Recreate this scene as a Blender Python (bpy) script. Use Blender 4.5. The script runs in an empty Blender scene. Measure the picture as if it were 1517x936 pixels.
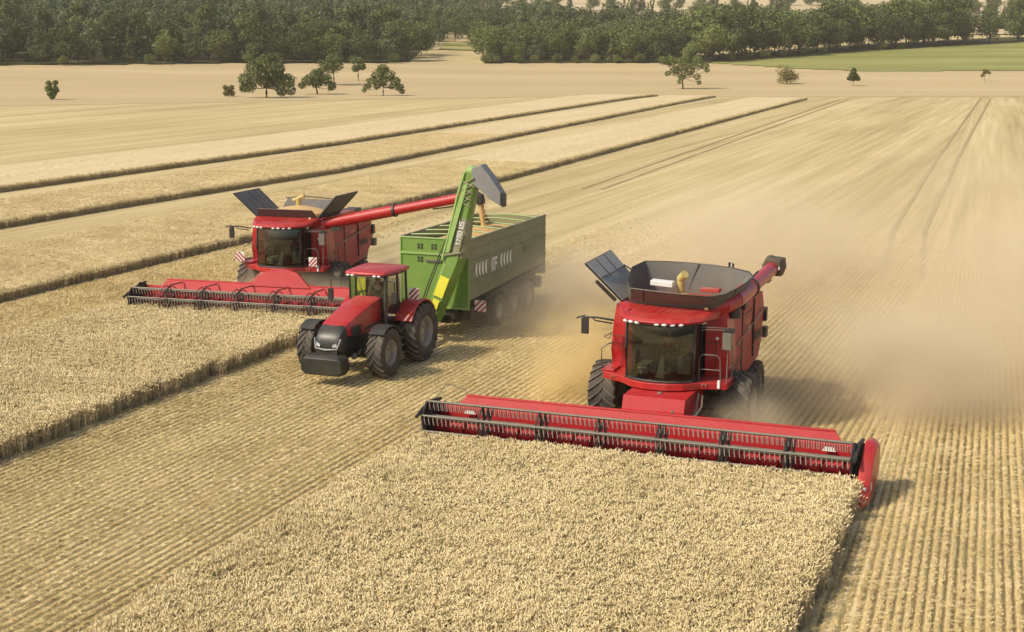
import bpy, bmesh, math, random
import numpy as np
from mathutils import Vector, Matrix, Euler

random.seed(7)
rng = np.random.default_rng(11)
S = bpy.context.scene
COL = S.collection
rad = math.radians

# ---------------------------------------------------------------- camera
cam_d = bpy.data.cameras.new('camera')
cam = bpy.data.objects.new('camera', cam_d)
COL.objects.link(cam)
cam.location = (0, 0, 11.8)
cam.rotation_euler = (rad(90 - 10.96), 0, 0)
cam_d.sensor_width = 36
cam_d.lens = 50.6
cam_d.clip_start = 0.1
cam_d.clip_end = 8000
S.camera = cam

# ---------------------------------------------------------------- sky, sun, exposure
SUN_EL, SUN_DIR = 44.0, (-0.88, -0.47)
W = bpy.data.worlds.new('World')
S.world = W
W.use_nodes = True
wn = W.node_tree
bg = wn.nodes['Background']
sky = wn.nodes.new('ShaderNodeTexSky')
sky.sky_type = 'NISHITA'
sky.sun_disc = False
sky.sun_elevation = rad(SUN_EL)
sky.sun_rotation = math.atan2(SUN_DIR[0], SUN_DIR[1])
sky.air_density = 1.0
sky.dust_density = 3.0
sky.ozone_density = 1.0
wn.links.new(sky.outputs[0], bg.inputs[0])
bg.inputs[1].default_value = 0.15
sun_d = bpy.data.lights.new('sun', 'SUN')
sun_d.energy = 3.5
sun_d.angle = rad(2.6)
sun_d.color = (1.0, 0.91, 0.735)
sun = bpy.data.objects.new('sun', sun_d)
COL.objects.link(sun)
_d = Vector((SUN_DIR[0], SUN_DIR[1], 0)).normalized() * math.cos(rad(SUN_EL))
_d.z = math.sin(rad(SUN_EL))
sun.rotation_euler = _d.to_track_quat('Z', 'Y').to_euler()
S.view_settings.view_transform = 'Standard'
S.view_settings.look = 'None'
S.view_settings.exposure = 0.0
S.view_settings.gamma = 1
S.cycles.use_denoising = True
S.cycles.max_bounces = 6
S.cycles.diffuse_bounces = 3
S.cycles.glossy_bounces = 3
S.cycles.transparent_max_bounces = 12
S.cycles.volume_bounces = 2
S.cycles.volume_step_rate = 1.0
S.cycles.volume_max_steps = 96

# ---------------------------------------------------------------- field frame
# u runs across the rows (to the right), v along the rows (away from the camera)
AZ = rad(21.4)
RX, RY = math.sin(AZ), math.cos(AZ)
NX, NY = RY, -RX
def Wp(u, v, z=0.0):
    return Vector((u * NX + v * RX, u * NY + v * RY, z))

PT = [(-60, 0), (-25, 0), (0, -0.10), (20, -0.7), (38, -0.75), (70, 0.3), (150, 3.2), (200, 5.6), (300, 11), (450, 17.5),
      (700, 29), (1000, 47), (1500, 92), (2400, 200)]
_px = np.array([p[0] for p in PT], float)
_pz = np.array([p[1] for p in PT], float)
def crest(X):
    return 296.0 + 0.42 * np.minimum(X, 0.0) + 0.02 * np.maximum(X, 0)
def ground_z(X, Y):
    t = Y - crest(X)
    t = np.maximum(t, -59)
    z = 0
    for o in (-12, -4, 4, 12):
        z = z + np.interp(t + o, _px, _pz)
    return z / 4
def gz(x, y):
    return float(ground_z(np.array(float(x)), np.array(float(y))))

# ---------------------------------------------------------------- materials
MATS = {}
def nodes_of(m):
    m.use_nodes = True
    return m.node_tree, m.node_tree.nodes['Principled BSDF']
def pb(name, col, rough=0.5, metal=0.0, dust=0.0, var=0.0, coat=0.0, bump=0.0, scale=6.0, emis=None, dustcol=(0.46, 0.36, 0.22)):
    """painted / rubber / metal surface: noise in the colour, a film of field dust that settles on top faces"""
    if name in MATS: return MATS[name]
    m = bpy.data.materials.new(name)
    nt, b = nodes_of(m)
    N, L = nt.nodes, nt.links
    b.inputs['Roughness'].default_value = rough
    b.inputs['Metallic'].default_value = metal
    b.inputs['Coat Weight'].default_value = coat
    tc = N.new('ShaderNodeTexCoord')
    nz = N.new('ShaderNodeTexNoise'); nz.inputs['Scale'].default_value = scale; nz.inputs['Detail'].default_value = 6
    L.new(tc.outputs['Object'], nz.inputs['Vector'])
    mix = N.new('ShaderNodeMix'); mix.data_type = 'RGBA'
    mix.inputs[6].default_value = (*[c * (1 - var) for c in col], 1)
    mix.inputs[7].default_value = (*[min(1, c * (1 + var)) for c in col], 1)
    L.new(nz.outputs['Fac'], mix.inputs[0])
    out = mix.outputs[2]
    if dust > 0:
        geo = N.new('ShaderNodeNewGeometry')
        sp = N.new('ShaderNodeSeparateXYZ'); L.new(geo.outputs['Normal'], sp.inputs[0])
        up = N.new('ShaderNodeMapRange'); up.inputs[1].default_value = -0.2; up.inputs[2].default_value = 1.0
        up.inputs[3].default_value = 0.25; up.inputs[4].default_value = 1.0
        L.new(sp.outputs['Z'], up.inputs[0])
        n2 = N.new('ShaderNodeTexNoise'); n2.inputs['Scale'].default_value = 1.7; n2.inputs['Detail'].default_value = 7
        L.new(tc.outputs['Object'], n2.inputs['Vector'])
        r2 = N.new('ShaderNodeMapRange'); r2.inputs[1].default_value = 0.3; r2.inputs[2].default_value = 0.75
        L.new(n2.outputs['Fac'], r2.inputs[0])
        mu = N.new('ShaderNodeMath'); mu.operation = 'MULTIPLY'; L.new(up.outputs[0], mu.inputs[0]); L.new(r2.outputs[0], mu.inputs[1])
        mu2 = N.new('ShaderNodeMath'); mu2.operation = 'MULTIPLY'; mu2.inputs[1].default_value = dust; L.new(mu.outputs[0], mu2.inputs[0])
        md = N.new('ShaderNodeMix'); md.data_type = 'RGBA'
        md.inputs[7].default_value = (*dustcol, 1)
        L.new(mu2.outputs[0], md.inputs[0]); L.new(out, md.inputs[6])
        out = md.outputs[2]
        ra = N.new('ShaderNodeMapRange'); ra.inputs[3].default_value = rough; ra.inputs[4].default_value = 0.9
        L.new(mu2.outputs[0], ra.inputs[0]); L.new(ra.outputs[0], b.inputs['Roughness'])
    L.new(out, b.inputs['Base Color'])
    if bump > 0:
        bp = N.new('ShaderNodeBump'); bp.inputs['Strength'].default_value = bump; bp.inputs['Distance'].default_value = 0.02
        L.new(nz.outputs['Fac'], bp.inputs['Height']); L.new(bp.outputs[0], b.inputs['Normal'])
    if emis:
        b.inputs['Emission Color'].default_value = (*emis[:3], 1); b.inputs['Emission Strength'].default_value = emis[3]
    MATS[name] = m
    return m

RED = pb('red_paint', (0.42, 0.008, 0.010), 0.40, coat=0.2, dust=0.16, var=0.16)
REDD = pb('red_paint_dusty', (0.40, 0.012, 0.016), 0.55, dust=0.5, var=0.15)
REDW = pb('red_header_paint', (0.42, 0.007, 0.010), 0.6, coat=0.0, dust=0.06, var=0.18)
BLACK = pb('black_plastic', (0.018, 0.018, 0.018), 0.5, dust=0.12, var=0.2)
DARK = pb('dark_steel', (0.045, 0.042, 0.038), 0.5, metal=0.3, dust=0.25, var=0.2)
GREYM = pb('grey_worn_metal', (0.17, 0.155, 0.125), 0.55, metal=0.3, dust=0.35, var=0.25)
RUBBER = pb('tyre_rubber', (0.040, 0.036, 0.031), 0.85, dust=0.55, var=0.25, dustcol=(0.30, 0.24, 0.16))
RUBL = pb('tyre_lug_rubber', (0.115, 0.100, 0.080), 0.85, dust=0.6, var=0.25, dustcol=(0.34, 0.27, 0.18))
RIM = pb('rim_grey', (0.30, 0.285, 0.26), 0.45, metal=0.2, dust=0.5, var=0.1)
TARP = pb('grey_tank_tarp', (0.125, 0.12, 0.105), 0.7, dust=0.25, var=0.2, bump=0.5, scale=3)
TARPD = pb('dark_tank_panel', (0.085, 0.078, 0.078), 0.6, dust=0.3, var=0.3, bump=0.3, scale=4)
GREEN = pb('green_trailer_paint', (0.14, 0.27, 0.035), 0.45, coat=0.1, dust=0.45, var=0.12)
GREEND = pb('dark_green_trailer_side', (0.19, 0.205, 0.105), 0.6, dust=1.0, var=0.15)
TARPL = pb('pale_lid_panel', (0.36, 0.34, 0.30), 0.65, dust=0.2, var=0.15)
GREENL = pb('light_green_paint', (0.25, 0.40, 0.10), 0.45, dust=0.3, var=0.12)
YELLOW = pb('yellow_warning_sheet', (0.75, 0.70, 0.05), 0.5, var=0.08)
WHITE = pb('white_paint', (0.78, 0.76, 0.70), 0.5, var=0.05, dust=0.15)
TINE = pb('pale_plastic_tine', (0.52, 0.44, 0.36), 0.5, var=0.2)
GREYP = pb('grey_spout_plastic', (0.24, 0.235, 0.225), 0.5, var=0.1, dust=0.15)
HOODG = pb('charcoal_hood_plastic', (0.020, 0.021, 0.019), 0.38, var=0.1, dust=0.15)
HLAMP = pb('headlight_lens', (0.42, 0.42, 0.40), 0.2, coat=0.5)
LAMP = pb('lamp_lens', (0.85, 0.83, 0.78), 0.15, coat=0.6)
ORANGE = pb('orange_lens', (0.9, 0.55, 0.25), 0.3)
GRAIN = pb('grain', (0.60, 0.38, 0.15), 0.85, var=0.2, bump=0.6, scale=60)
SKIN = pb('skin', (0.50, 0.30, 0.22), 0.6, var=0.05)
HAIR = pb('dark_hair', (0.03, 0.022, 0.015), 0.7)
SHIRTR = pb('red_shirt', (0.40, 0.03, 0.03), 0.8, var=0.15)
SHIRTD = pb('dark_shirt', (0.05, 0.06, 0.07), 0.8, var=0.15)
TROUS = pb('blue_trousers', (0.04, 0.05, 0.08), 0.85, var=0.1)
SEATM = pb('seat_fabric', (0.035, 0.035, 0.035), 0.8)
CABIN = pb('cab_lining', (0.05, 0.048, 0.038), 0.8, var=0.2)
CONS = pb('grey_console', (0.33, 0.34, 0.27), 0.6)

def glass(name, tint, refl=0.5):
    m = bpy.data.materials.new(name)
    m.use_nodes = True
    nt = m.node_tree; N, L = nt.nodes, nt.links
    N.remove(N['Principled BSDF'])
    tr = N.new('ShaderNodeBsdfTransparent'); tr.inputs[0].default_value = (*tint, 1)
    gl = N.new('ShaderNodeBsdfGlossy'); gl.inputs['Roughness'].default_value = 0.04; gl.inputs[0].default_value = (0.9, 0.9, 0.85, 1)
    df = N.new('ShaderNodeBsdfDiffuse'); df.inputs[0].default_value = (0.45, 0.38, 0.26, 1)
    fr = N.new('ShaderNodeFresnel'); fr.inputs[0].default_value = 1.5
    ad = N.new('ShaderNodeMath'); ad.operation = 'MULTIPLY_ADD'; ad.inputs[1].default_value = refl; ad.inputs[2].default_value = 0.07
    L.new(fr.outputs[0], ad.inputs[0])
    tc = N.new('ShaderNodeTexCoord')
    nz = N.new('ShaderNodeTexNoise'); nz.inputs['Scale'].default_value = 1.5; nz.inputs['Detail'].default_value = 5
    L.new(tc.outputs['Object'], nz.inputs[0])
    mr = N.new('ShaderNodeMapRange'); mr.inputs[1].default_value = 0.4; mr.inputs[2].default_value = 0.8; mr.inputs[3].default_value = 0.0; mr.inputs[4].default_value = 0.06
    L.new(nz.outputs['Fac'], mr.inputs[0])
    m1 = N.new('ShaderNodeMixShader'); L.new(ad.outputs[0], m1.inputs[0]); L.new(tr.outputs[0], m1.inputs[1]); L.new(gl.outputs[0], m1.inputs[2])
    m2 = N.new('ShaderNodeMixShader'); L.new(mr.outputs[0], m2.inputs[0]); L.new(m1.outputs[0], m2.inputs[1]); L.new(df.outputs[0], m2.inputs[2])
    L.new(m2.outputs[0], N['Material Output'].inputs[0])
    return m
GLASSD = glass('tinted_cab_glass', (0.40, 0.43, 0.32), 0.7)
GLASSL = glass('clear_cab_glass', (0.80, 0.84, 0.76), 0.9)

# ---------------------------------------------------------------- mesh helpers
class MB:
    def __init__(s, *mats):
        s.v = []; s.f = []; s.mi = []; s.mats = list(mats); s.m = 0; s.sm = []
    def mat(s, m):
        if m not in s.mats: s.mats.append(m)
        s.m = s.mats.index(m); return s
    def add(s, vs, fs, smooth=False):
        o = len(s.v)
        s.v += [tuple(v) for v in vs]
        s.f += [tuple(i + o for i in f) for f in fs]
        s.mi += [s.m] * len(fs); s.sm += [smooth] * len(fs)
        return s
    def box(s, c, d, rot=None):
        """box centred at c with full sizes d"""
        vs = [Vector(((i & 1) - .5, ((i >> 1) & 1) - .5, ((i >> 2) & 1) - .5)) for i in range(8)]
        vs = [Vector((v.x * d[0], v.y * d[1], v.z * d[2])) for v in vs]
        if rot: 
            R = Euler(rot).to_matrix(); vs = [R @ v for v in vs]
        vs = [v + Vector(c) for v in vs]
        return s.add(vs, [(0, 2, 3, 1), (4, 5, 7, 6), (0, 1, 5, 4), (2, 6, 7, 3), (0, 4, 6, 2), (1, 3, 7, 5)])
    def b2(s, x0, x1, y0, y1, z0, z1):
        return s.box(((x0 + x1) / 2, (y0 + y1) / 2, (z0 + z1) / 2), (abs(x1 - x0), abs(y1 - y0), abs(z1 - z0)))
    def prism(s, prof, x0, x1, x0b=None, x1b=None):
        """profile of (y,z) points extruded along x"""
        n = len(prof)
        vs = [(x0, p[0], p[1]) for p in prof] + [(x1, p[0], p[1]) for p in prof]
        fs = [tuple(range(n)), tuple(range(2 * n - 1, n - 1, -1))]
        fs += [(i, i + n, (i + 1) % n + n, (i + 1) % n) for i in range(n)]
        return s.add(vs, fs)
    def prismz(s, prof, z0, z1):
        n = len(prof)
        vs = [(p[0], p[1], z0) for p in prof] + [(p[0], p[1], z1) for p in prof]
        fs = [tuple(range(n - 1, -1, -1)), tuple(range(n, 2 * n))]
        fs += [(i, (i + 1) % n, (i + 1) % n + n, i + n) for i in range(n)]
        return s.add(vs, fs)
    def tube(s, pts, r, n=8, r2=None, caps=True):
        pts = [Vector(p) for p in pts]
        m = len(pts); rr = [r + ((r2 if r2 is not None else r) - r) * i / max(1, m - 1) for i in range(m)]
        vs = []; 
        for i, p in enumerate(pts):
            t = (pts[min(i + 1, m - 1)] - pts[max(i - 1, 0)]).normalized()
            a = t.cross(Vector((0, 0, 1)))
            if a.length < 1e-3: a = t.cross(Vector((0, 1, 0)))
            a.normalize(); b = t.cross(a)
            for k in range(n):
                q = 2 * math.pi * k / n
                vs.append(p + (a * math.cos(q) + b * math.sin(q)) * rr[i])
        fs = []
        for i in range(m - 1):
            for k in range(n):
                fs.append((i * n + k, (i + 1) * n + k, (i + 1) * n + (k + 1) % n, i * n + (k + 1) % n))
        s.add(vs, fs, n > 5)
        if caps:
            s.add(vs[:n], [tuple(range(n))]); s.add(vs[-n:], [tuple(range(n - 1, -1, -1))])
        return s
    def rings(s, rings, close=False, caps=True, smooth=True):
        """loft through rings (equal point counts)"""
        n = len(rings[0]); vs = [p for r in rings for p in r]; fs = []
        for i in range(len(rings) - 1):
            for k in range(n):
                fs.append((i * n + k, i * n + (k + 1) % n, (i + 1) * n + (k + 1) % n, (i + 1) * n + k))
        s.add(vs, fs, smooth)
        if caps:
            s.add(rings[0], [tuple(range(n - 1, -1, -1))]); s.add(rings[-1], [tuple(range(n))])
        return s
    def lathex(s, prof, n=32, c=(0, 0, 0)):
        """profile of (x, r) about the x axis"""
        vs = []; m = len(prof)
        for k in range(n):
            q = 2 * math.pi * k / n
            for (x, r) in prof: vs.append((c[0] + x, c[1] + r * math.cos(q), c[2] + r * math.sin(q)))
        fs = []
        for k in range(n):
            k2 = (k + 1) % n
            for i in range(m - 1): fs.append((k * m + i, k * m + i + 1, k2 * m + i + 1, k2 * m + i))
        return s.add(vs, fs, True)
    def sheet(s, a, b, c, d, t=0.03):
        """thin panel with real thickness from four corners"""
        a, b, c, d = map(Vector, (a, b, c, d))
        n = (b - a).cross(d - a).normalized() * t
        return s.add([a, b, c, d, a + n, b + n, c + n, d + n],
                     [(0, 1, 2, 3), (7, 6, 5, 4), (0, 4, 5, 1), (1, 5, 6, 2), (2, 6, 7, 3), (3, 7, 4, 0)])
    def sphere(s, c, r, n=10, sc=(1, 1, 1)):
        vs = []; fs = []; m = n // 2 + 1
        for i in range(m + 1):
            th = math.pi * i / m
            for k in range(n):
                q = 2 * math.pi * k / n
                vs.append((c[0] + r * sc[0] * math.sin(th) * math.cos(q), c[1] + r * sc[1] * math.sin(th) * math.sin(q), c[2] + r * sc[2] * math.cos(th)))
        for i in range(m):
            for k in range(n): fs.append((i * n + k, (i + 1) * n + k, (i + 1) * n + (k + 1) % n, i * n + (k + 1) % n))
        return s.add(vs, fs, True)
    def build(s, name, parent=None, bevel=0.0, label=None, loc=None, sub=False):
        me = bpy.data.meshes.new(name)
        me.from_pydata(s.v, [], s.f)
        for m in s.mats: me.materials.append(m)
        me.polygons.foreach_set('material_index', s.mi)
        me.polygons.foreach_set('use_smooth', s.sm)
        bm = bmesh.new(); bm.from_mesh(me)
        bmesh.ops.remove_doubles(bm, verts=bm.verts, dist=1e-5)
        bmesh.ops.recalc_face_normals(bm, faces=bm.faces)
        bm.to_mesh(me); bm.free()
        me.update()
        if any(s.sm): me.set_sharp_from_angle(angle=rad(38))
        o = bpy.data.objects.new(name, me)
        COL.objects.link(o)
        if bevel:
            b = o.modifiers.new('edge', 'BEVEL'); b.width = bevel; b.segments = 2; b.limit_method = 'ANGLE'; b.angle_limit = rad(40)
            b.harden_normals = False
        if parent: o.parent = parent
        if loc: o.location = loc
        if label: o['label'] = label
        return o

def tag(o, label, cat=None, group=None, kind=None):
    o['label'] = label
    if cat: o['category'] = cat
    if group: o['group'] = group
    if kind: o['kind'] = kind
    return o
def thing(name, label, cat, loc=(0, 0, 0), rotz=0.0, group=None):
    o = bpy.data.objects.new(name, None); COL.objects.link(o)
    o.empty_display_size = 0.3
    o.location = loc; o.rotation_euler = (0, 0, rotz)
    return tag(o, label, cat, group)
def arc(cx, cy, r, a0, a1, n):
    return [(cx + r * math.cos(rad(a0 + (a1 - a0) * i / n)), cy + r * math.sin(rad(a0 + (a1 - a0) * i / n))) for i in range(n + 1)]

# ================================================================ ground
def field_uv(nt):
    """returns sockets (u_along_rows_warped, v) built from object coordinates"""
    N, L = nt.nodes, nt.links
    tc = N.new('ShaderNodeTexCoord')
    def dot(vec):
        d = N.new('ShaderNodeVectorMath'); d.operation = 'DOT_PRODUCT'; d.inputs[1].default_value = vec
        L.new(tc.outputs['Object'], d.inputs[0]); return d.outputs['Value']
    u, v = dot((NX, NY, 0)), dot((RX, RY, 0))
    def math_(op, a, b=None, c=None):
        n = N.new('ShaderNodeMath'); n.operation = op
        for i, x in enumerate((a, b, c)):
            if x is None: continue
            if isinstance(x, (int, float)): n.inputs[i].default_value = x
            else: L.new(x, n.inputs[i])
        return n.outputs[0]
    u0 = math_('MULTIPLY_ADD', math_('SUBTRACT', v, 36.0), 0.056, u)
    s = N.new('ShaderNodeMapRange'); s.interpolation_type = 'SMOOTHSTEP'
    s.inputs[1].default_value = -5.2; s.inputs[2].default_value = -3.6
    L.new(u0, s.inputs[0])
    mx = N.new('ShaderNodeMix'); L.new(s.outputs[0], mx.inputs[0]); L.new(u, mx.inputs[2]); L.new(u0, mx.inputs[3])
    return tc, mx.outputs[0], v, math_

ROW = 0.20
def ground_material():
    m = bpy.data.materials.new('stubble_field')
    nt, b = nodes_of(m); N, L = nt.nodes, nt.links
    b.inputs['Roughness'].default_value = 0.95
    b.inputs['Specular IOR Level'].default_value = 0.15
    tc, u, v, M = field_uv(nt)
    def noise(su, sv, detail=4, off=0.0, rough=0.55):
        c = N.new('ShaderNodeCombineXYZ')
        L.new(M('MULTIPLY', u, su), c.inputs[0]); L.new(M('MULTIPLY', v, sv), c.inputs[1]); c.inputs[2].default_value = off
        n = N.new('ShaderNodeTexNoise'); n.inputs['Scale'].default_value = 1; n.inputs['Detail'].default_value = detail
        n.inputs['Roughness'].default_value = rough
        L.new(c.outputs[0], n.inputs[0]); return n.outputs['Fac']
    swath = noise(0.16, 0.006, 3, 3.1)
    streak = noise(1.7, 0.035, 5, 7.7)
    fine = noise(9.0, 0.9, 4, 1.0)
    speck = noise(14, 7, 5, 5.0, 0.7)
    patch = noise(0.03, 0.02, 4, 9.0)
    wob = noise(0.6, 0.6, 3, 2.0)
    dt = N.new('ShaderNodeVectorMath'); dt.operation = 'DOT_PRODUCT'; dt.inputs[1].default_value = (NX, NY, 0); L.new(tc.outputs['Object'], dt.inputs[0])
    bend = M('GREATER_THAN', M('MULTIPLY_ADD', M('SUBTRACT', v, 36.0), 0.056, dt.outputs['Value']), -4.45)
    ph = M('MULTIPLY_ADD', wob, 0.35, M('MULTIPLY', u, M('MULTIPLY_ADD', bend, 2 * math.pi * (1 / 0.20 - 1 / 0.25), 2 * math.pi / 0.25)))
    rows = M('MULTIPLY_ADD', M('COSINE', ph), 0.5, 0.5)
    nearf = N.new('ShaderNodeMapRange'); nearf.inputs[1].default_value = 95; nearf.inputs[2].default_value = 40
    L.new(v, nearf.inputs[0])
    rowsn = M('MULTIPLY', rows, nearf.outputs[0])
    mid = noise(0.55, 0.008, 4, 17.0)
    k = M('MULTIPLY_ADD', mid, 0.40, M('MULTIPLY_ADD', swath, 0.30, -0.20))
    k = M('MULTIPLY_ADD', streak, 0.42, k)
    k = M('MULTIPLY_ADD', fine, 0.22, k)
    k = M('MULTIPLY_ADD', speck, 0.40, k)
    k = M('MULTIPLY_ADD', patch, 0.25, k)
    k = M('MULTIPLY_ADD', M('SUBTRACT', rowsn, M('MULTIPLY', nearf.outputs[0], 0.66)), 0.44, k)
    cr = N.new('ShaderNodeValToRGB')
    e = cr.color_ramp.elements
    e[0].position = 0.46; e[0].color = (0.20, 0.145, 0.065, 1)
    e[1].position = 1.08; e[1].color = (0.72, 0.585, 0.335, 1)
    q = e.new(0.70); q.color = (0.45, 0.345, 0.160, 1)
    q = e.new(0.86); q.color = (0.60, 0.470, 0.240, 1)
    L.new(k, cr.inputs[0])
    # greener, less dry patches
    gr = noise(0.5, 0.015, 4, 13.0)
    gm = N.new('ShaderNodeMapRange'); gm.inputs[1].default_value = 0.52; gm.inputs[2].default_value = 0.72; gm.inputs[4].default_value = 0.45
    L.new(gr, gm.inputs[0])
    mg = N.new('ShaderNodeMix'); mg.data_type = 'RGBA'; mg.blend_type = 'MULTIPLY'
    mg.inputs[7].default_value = (0.80, 0.86, 0.62, 1)
    L.new(gm.outputs[0], mg.inputs[0]); L.new(cr.outputs[0], mg.inputs[6])
    L.new(mg.outputs[2], b.inputs['Base Color'])
    bp = N.new('ShaderNodeBump'); bp.inputs['Strength'].default_value = 0.6; bp.inputs['Distance'].default_value = 0.08
    L.new(k, bp.inputs['Height']); L.new(bp.outputs[0], b.inputs['Normal'])
    return m
GROUND = ground_material()

def plain_field(name, c0, c1, su=0.02, sv=0.02, speck=0.3, rows=0.0):
    m = bpy.data.materials.new(name)
    nt, b = nodes_of(m); N, L = nt.nodes, nt.links
    b.inputs['Roughness'].default_value = 0.95; b.inputs['Specular IOR Level'].default_value = 0.1
    tc = N.new('ShaderNodeTexCoord')
    mp = N.new('ShaderNodeMapping'); mp.inputs['Scale'].default_value = (su, sv, 0.02); L.new(tc.outputs['Object'], mp.inputs[0])
    n1 = N.new('ShaderNodeTexNoise'); n1.inputs['Scale'].default_value = 1; n1.inputs['Detail'].default_value = 6; L.new(mp.outputs[0], n1.inputs[0])
    n2 = N.new('ShaderNodeTexNoise'); n2.inputs['Scale'].default_value = 0.9; n2.inputs['Detail'].default_value = 5; L.new(tc.outputs['Object'], n2.inputs[0])
    a = N.new('ShaderNodeMath'); a.operation = 'MULTIPLY_ADD'; a.inputs[1].default_value = speck
    L.new(n2.outputs['Fac'], a.inputs[0]); L.new(n1.outputs['Fac'], a.inputs[2])
    mr = N.new('ShaderNodeMapRange'); mr.inputs[1].default_value = 0.35 + speck * .4; mr.inputs[2].default_value = 0.65 + speck * .6
    L.new(a.outputs[0], mr.inputs[0])
    mx = N.new('ShaderNodeMix'); mx.data_type = 'RGBA'; mx.inputs[6].default_value = (*c0, 1); mx.inputs[7].default_value = (*c1, 1)
    L.new(mr.outputs[0], mx.inputs[0]); L.new(mx.outputs[2], b.inputs['Base Color'])
    return m
FARWHEAT = plain_field('far_wheat', (0.46, 0.345, 0.178), (0.55, 0.418, 0.228), 0.004, 0.04, 0.25)
HILLS = plain_field('distant_fields', (0.46, 0.35, 0.19), (0.64, 0.50, 0.30), 0.004, 0.012, 0.1)
MEADOW = plain_field('meadow_grass', (0.21, 0.215, 0.058), (0.35, 0.325, 0.11), 0.012, 0.06, 0.25)
WOODF = plain_field('wood_floor', (0.05, 0.055, 0.02), (0.10, 0.09, 0.04), 0.1, 0.1, 0.3)

def grid_sheet(name, xs, ys, zoff, m, keep=None):
    X, Y = np.meshgrid(xs, ys)
    Z = ground_z(X, Y) + zoff
    nv = X.size; nx, ny = len(xs), len(ys)
    vs = np.stack([X.ravel(), Y.ravel(), Z.ravel()], 1)
    i, j = np.meshgrid(np.arange(nx - 1), np.arange(ny - 1))
    a = (j * nx + i).ravel()
    f = np.stack([a, a + 1, a + nx + 1, a + nx], 1)
    if keep is not None:
        cx = vs[f].mean(1); f = f[keep(cx[:, 0], cx[:, 1])]
    me = bpy.data.meshes.new(name)
    me.from_pydata(vs.tolist(), [], f.tolist())
    me.materials.append(m)
    me.polygons.foreach_set('use_smooth', [True] * len(f))
    bm = bmesh.new(); bm.from_mesh(me)
    bmesh.ops.delete(bm, geom=[v for v in bm.verts if not v.link_faces], context='VERTS')
    bm.to_mesh(me); bm.free()
    o = bpy.data.objects.new(name, me); COL.objects.link(o); o['kind'] = 'structure'
    return o
ys = np.concatenate([np.arange(-60, 240, 20), np.arange(240, 480, 4), np.arange(480, 800, 12), np.arange(800, 2500, 50)])
xs = np.concatenate([np.arange(-1600, -300, 100), np.arange(-300, 320, 10), np.arange(320, 1600, 100)])
g = grid_sheet('field', xs, ys, 0.0, GROUND); g['label'] = 'harvested stubble field with fine rows running away'
# unharvested far wheat on the rise beyond the crest
FX = np.arange(-320, 420, 8)
FEDX, FEDY = [-400, -142, -91, -33, 9, 63, 85, 103, 148, 400], [330, 404, 428, 450, 460, 460, 432, 420, 423, 440]
def far_edge(x):
    return np.interp(x, FEDX, FEDY)
g = grid_sheet('far_field', FX, np.arange(250, 480, 3), 0.03, FARWHEAT,
               lambda x, y: (y > crest(x) + 1) & (y < far_edge(x)))
g['label'] = 'smooth tan wheat field on the rise beyond the crest'
def meadow_top(x):
    return np.interp(x, [63, 129, 201, 300, 500], [463, 527, 578, 640, 700])
g = grid_sheet('meadow', np.arange(56, 420, 4), np.arange(416, 700, 3), 0.16, MEADOW,
               lambda x, y: (y >= far_edge(x) - 1) & (y < meadow_top(x)))
g['label'] = 'green meadow below the wood'
g = grid_sheet('distant_hills', np.arange(-1500, 1500, 40), np.arange(620, 2440, 20), 0.4, HILLS,
               lambda x, y: (y > np.interp(x, [-400, -60, 20, 80, 200], [760, 700, 600, 600, 640])))
g['label'] = 'pale harvested fields on the distant hillside'

# ================================================================ wheel tracks worn into the far stubble
TRACK = plain_field('worn_track', (0.36, 0.265, 0.135), (0.46, 0.34, 0.18), 0.5, 0.1, 0.4)
def track(line, w, name='wheel_track'):
    mb = MB(TRACK)
    P = []
    for (a, b) in zip(line[:-1], line[1:]):
        n = max(2, int((Vector(a) - Vector(b)).length / 4))
        for i in range(n): P.append((a[0] + (b[0] - a[0]) * i / n, a[1] + (b[1] - a[1]) * i / n))
    P.append(line[-1])
    vs = []
    for (u, v) in P:
        for s in (-.5, .5):
            p = Wp(u + s * w, v); vs.append((p.x, p.y, gz(p.x, p.y) + 0.006 + v * 0.0002))
    mb.add(vs, [(2 * i, 2 * i + 1, 2 * i + 3, 2 * i + 2) for i in range(len(P) - 1)])
    o = mb.build(name); o['kind'] = 'structure'; o['label'] = 'worn wheel track in the stubble'
    return o
for d in (0, 1.9):
    track([(-8.6 + d, 72), (-10.4 + d, 92), (-13.0 + d, 150), (-18.6 + d, 300)], 0.30)
for d in (0, 1.6):
    track([(-36.4 + d, 108), (-38.2 + d, 150), (-43.6 + d, 286)], 0.25)

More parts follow.
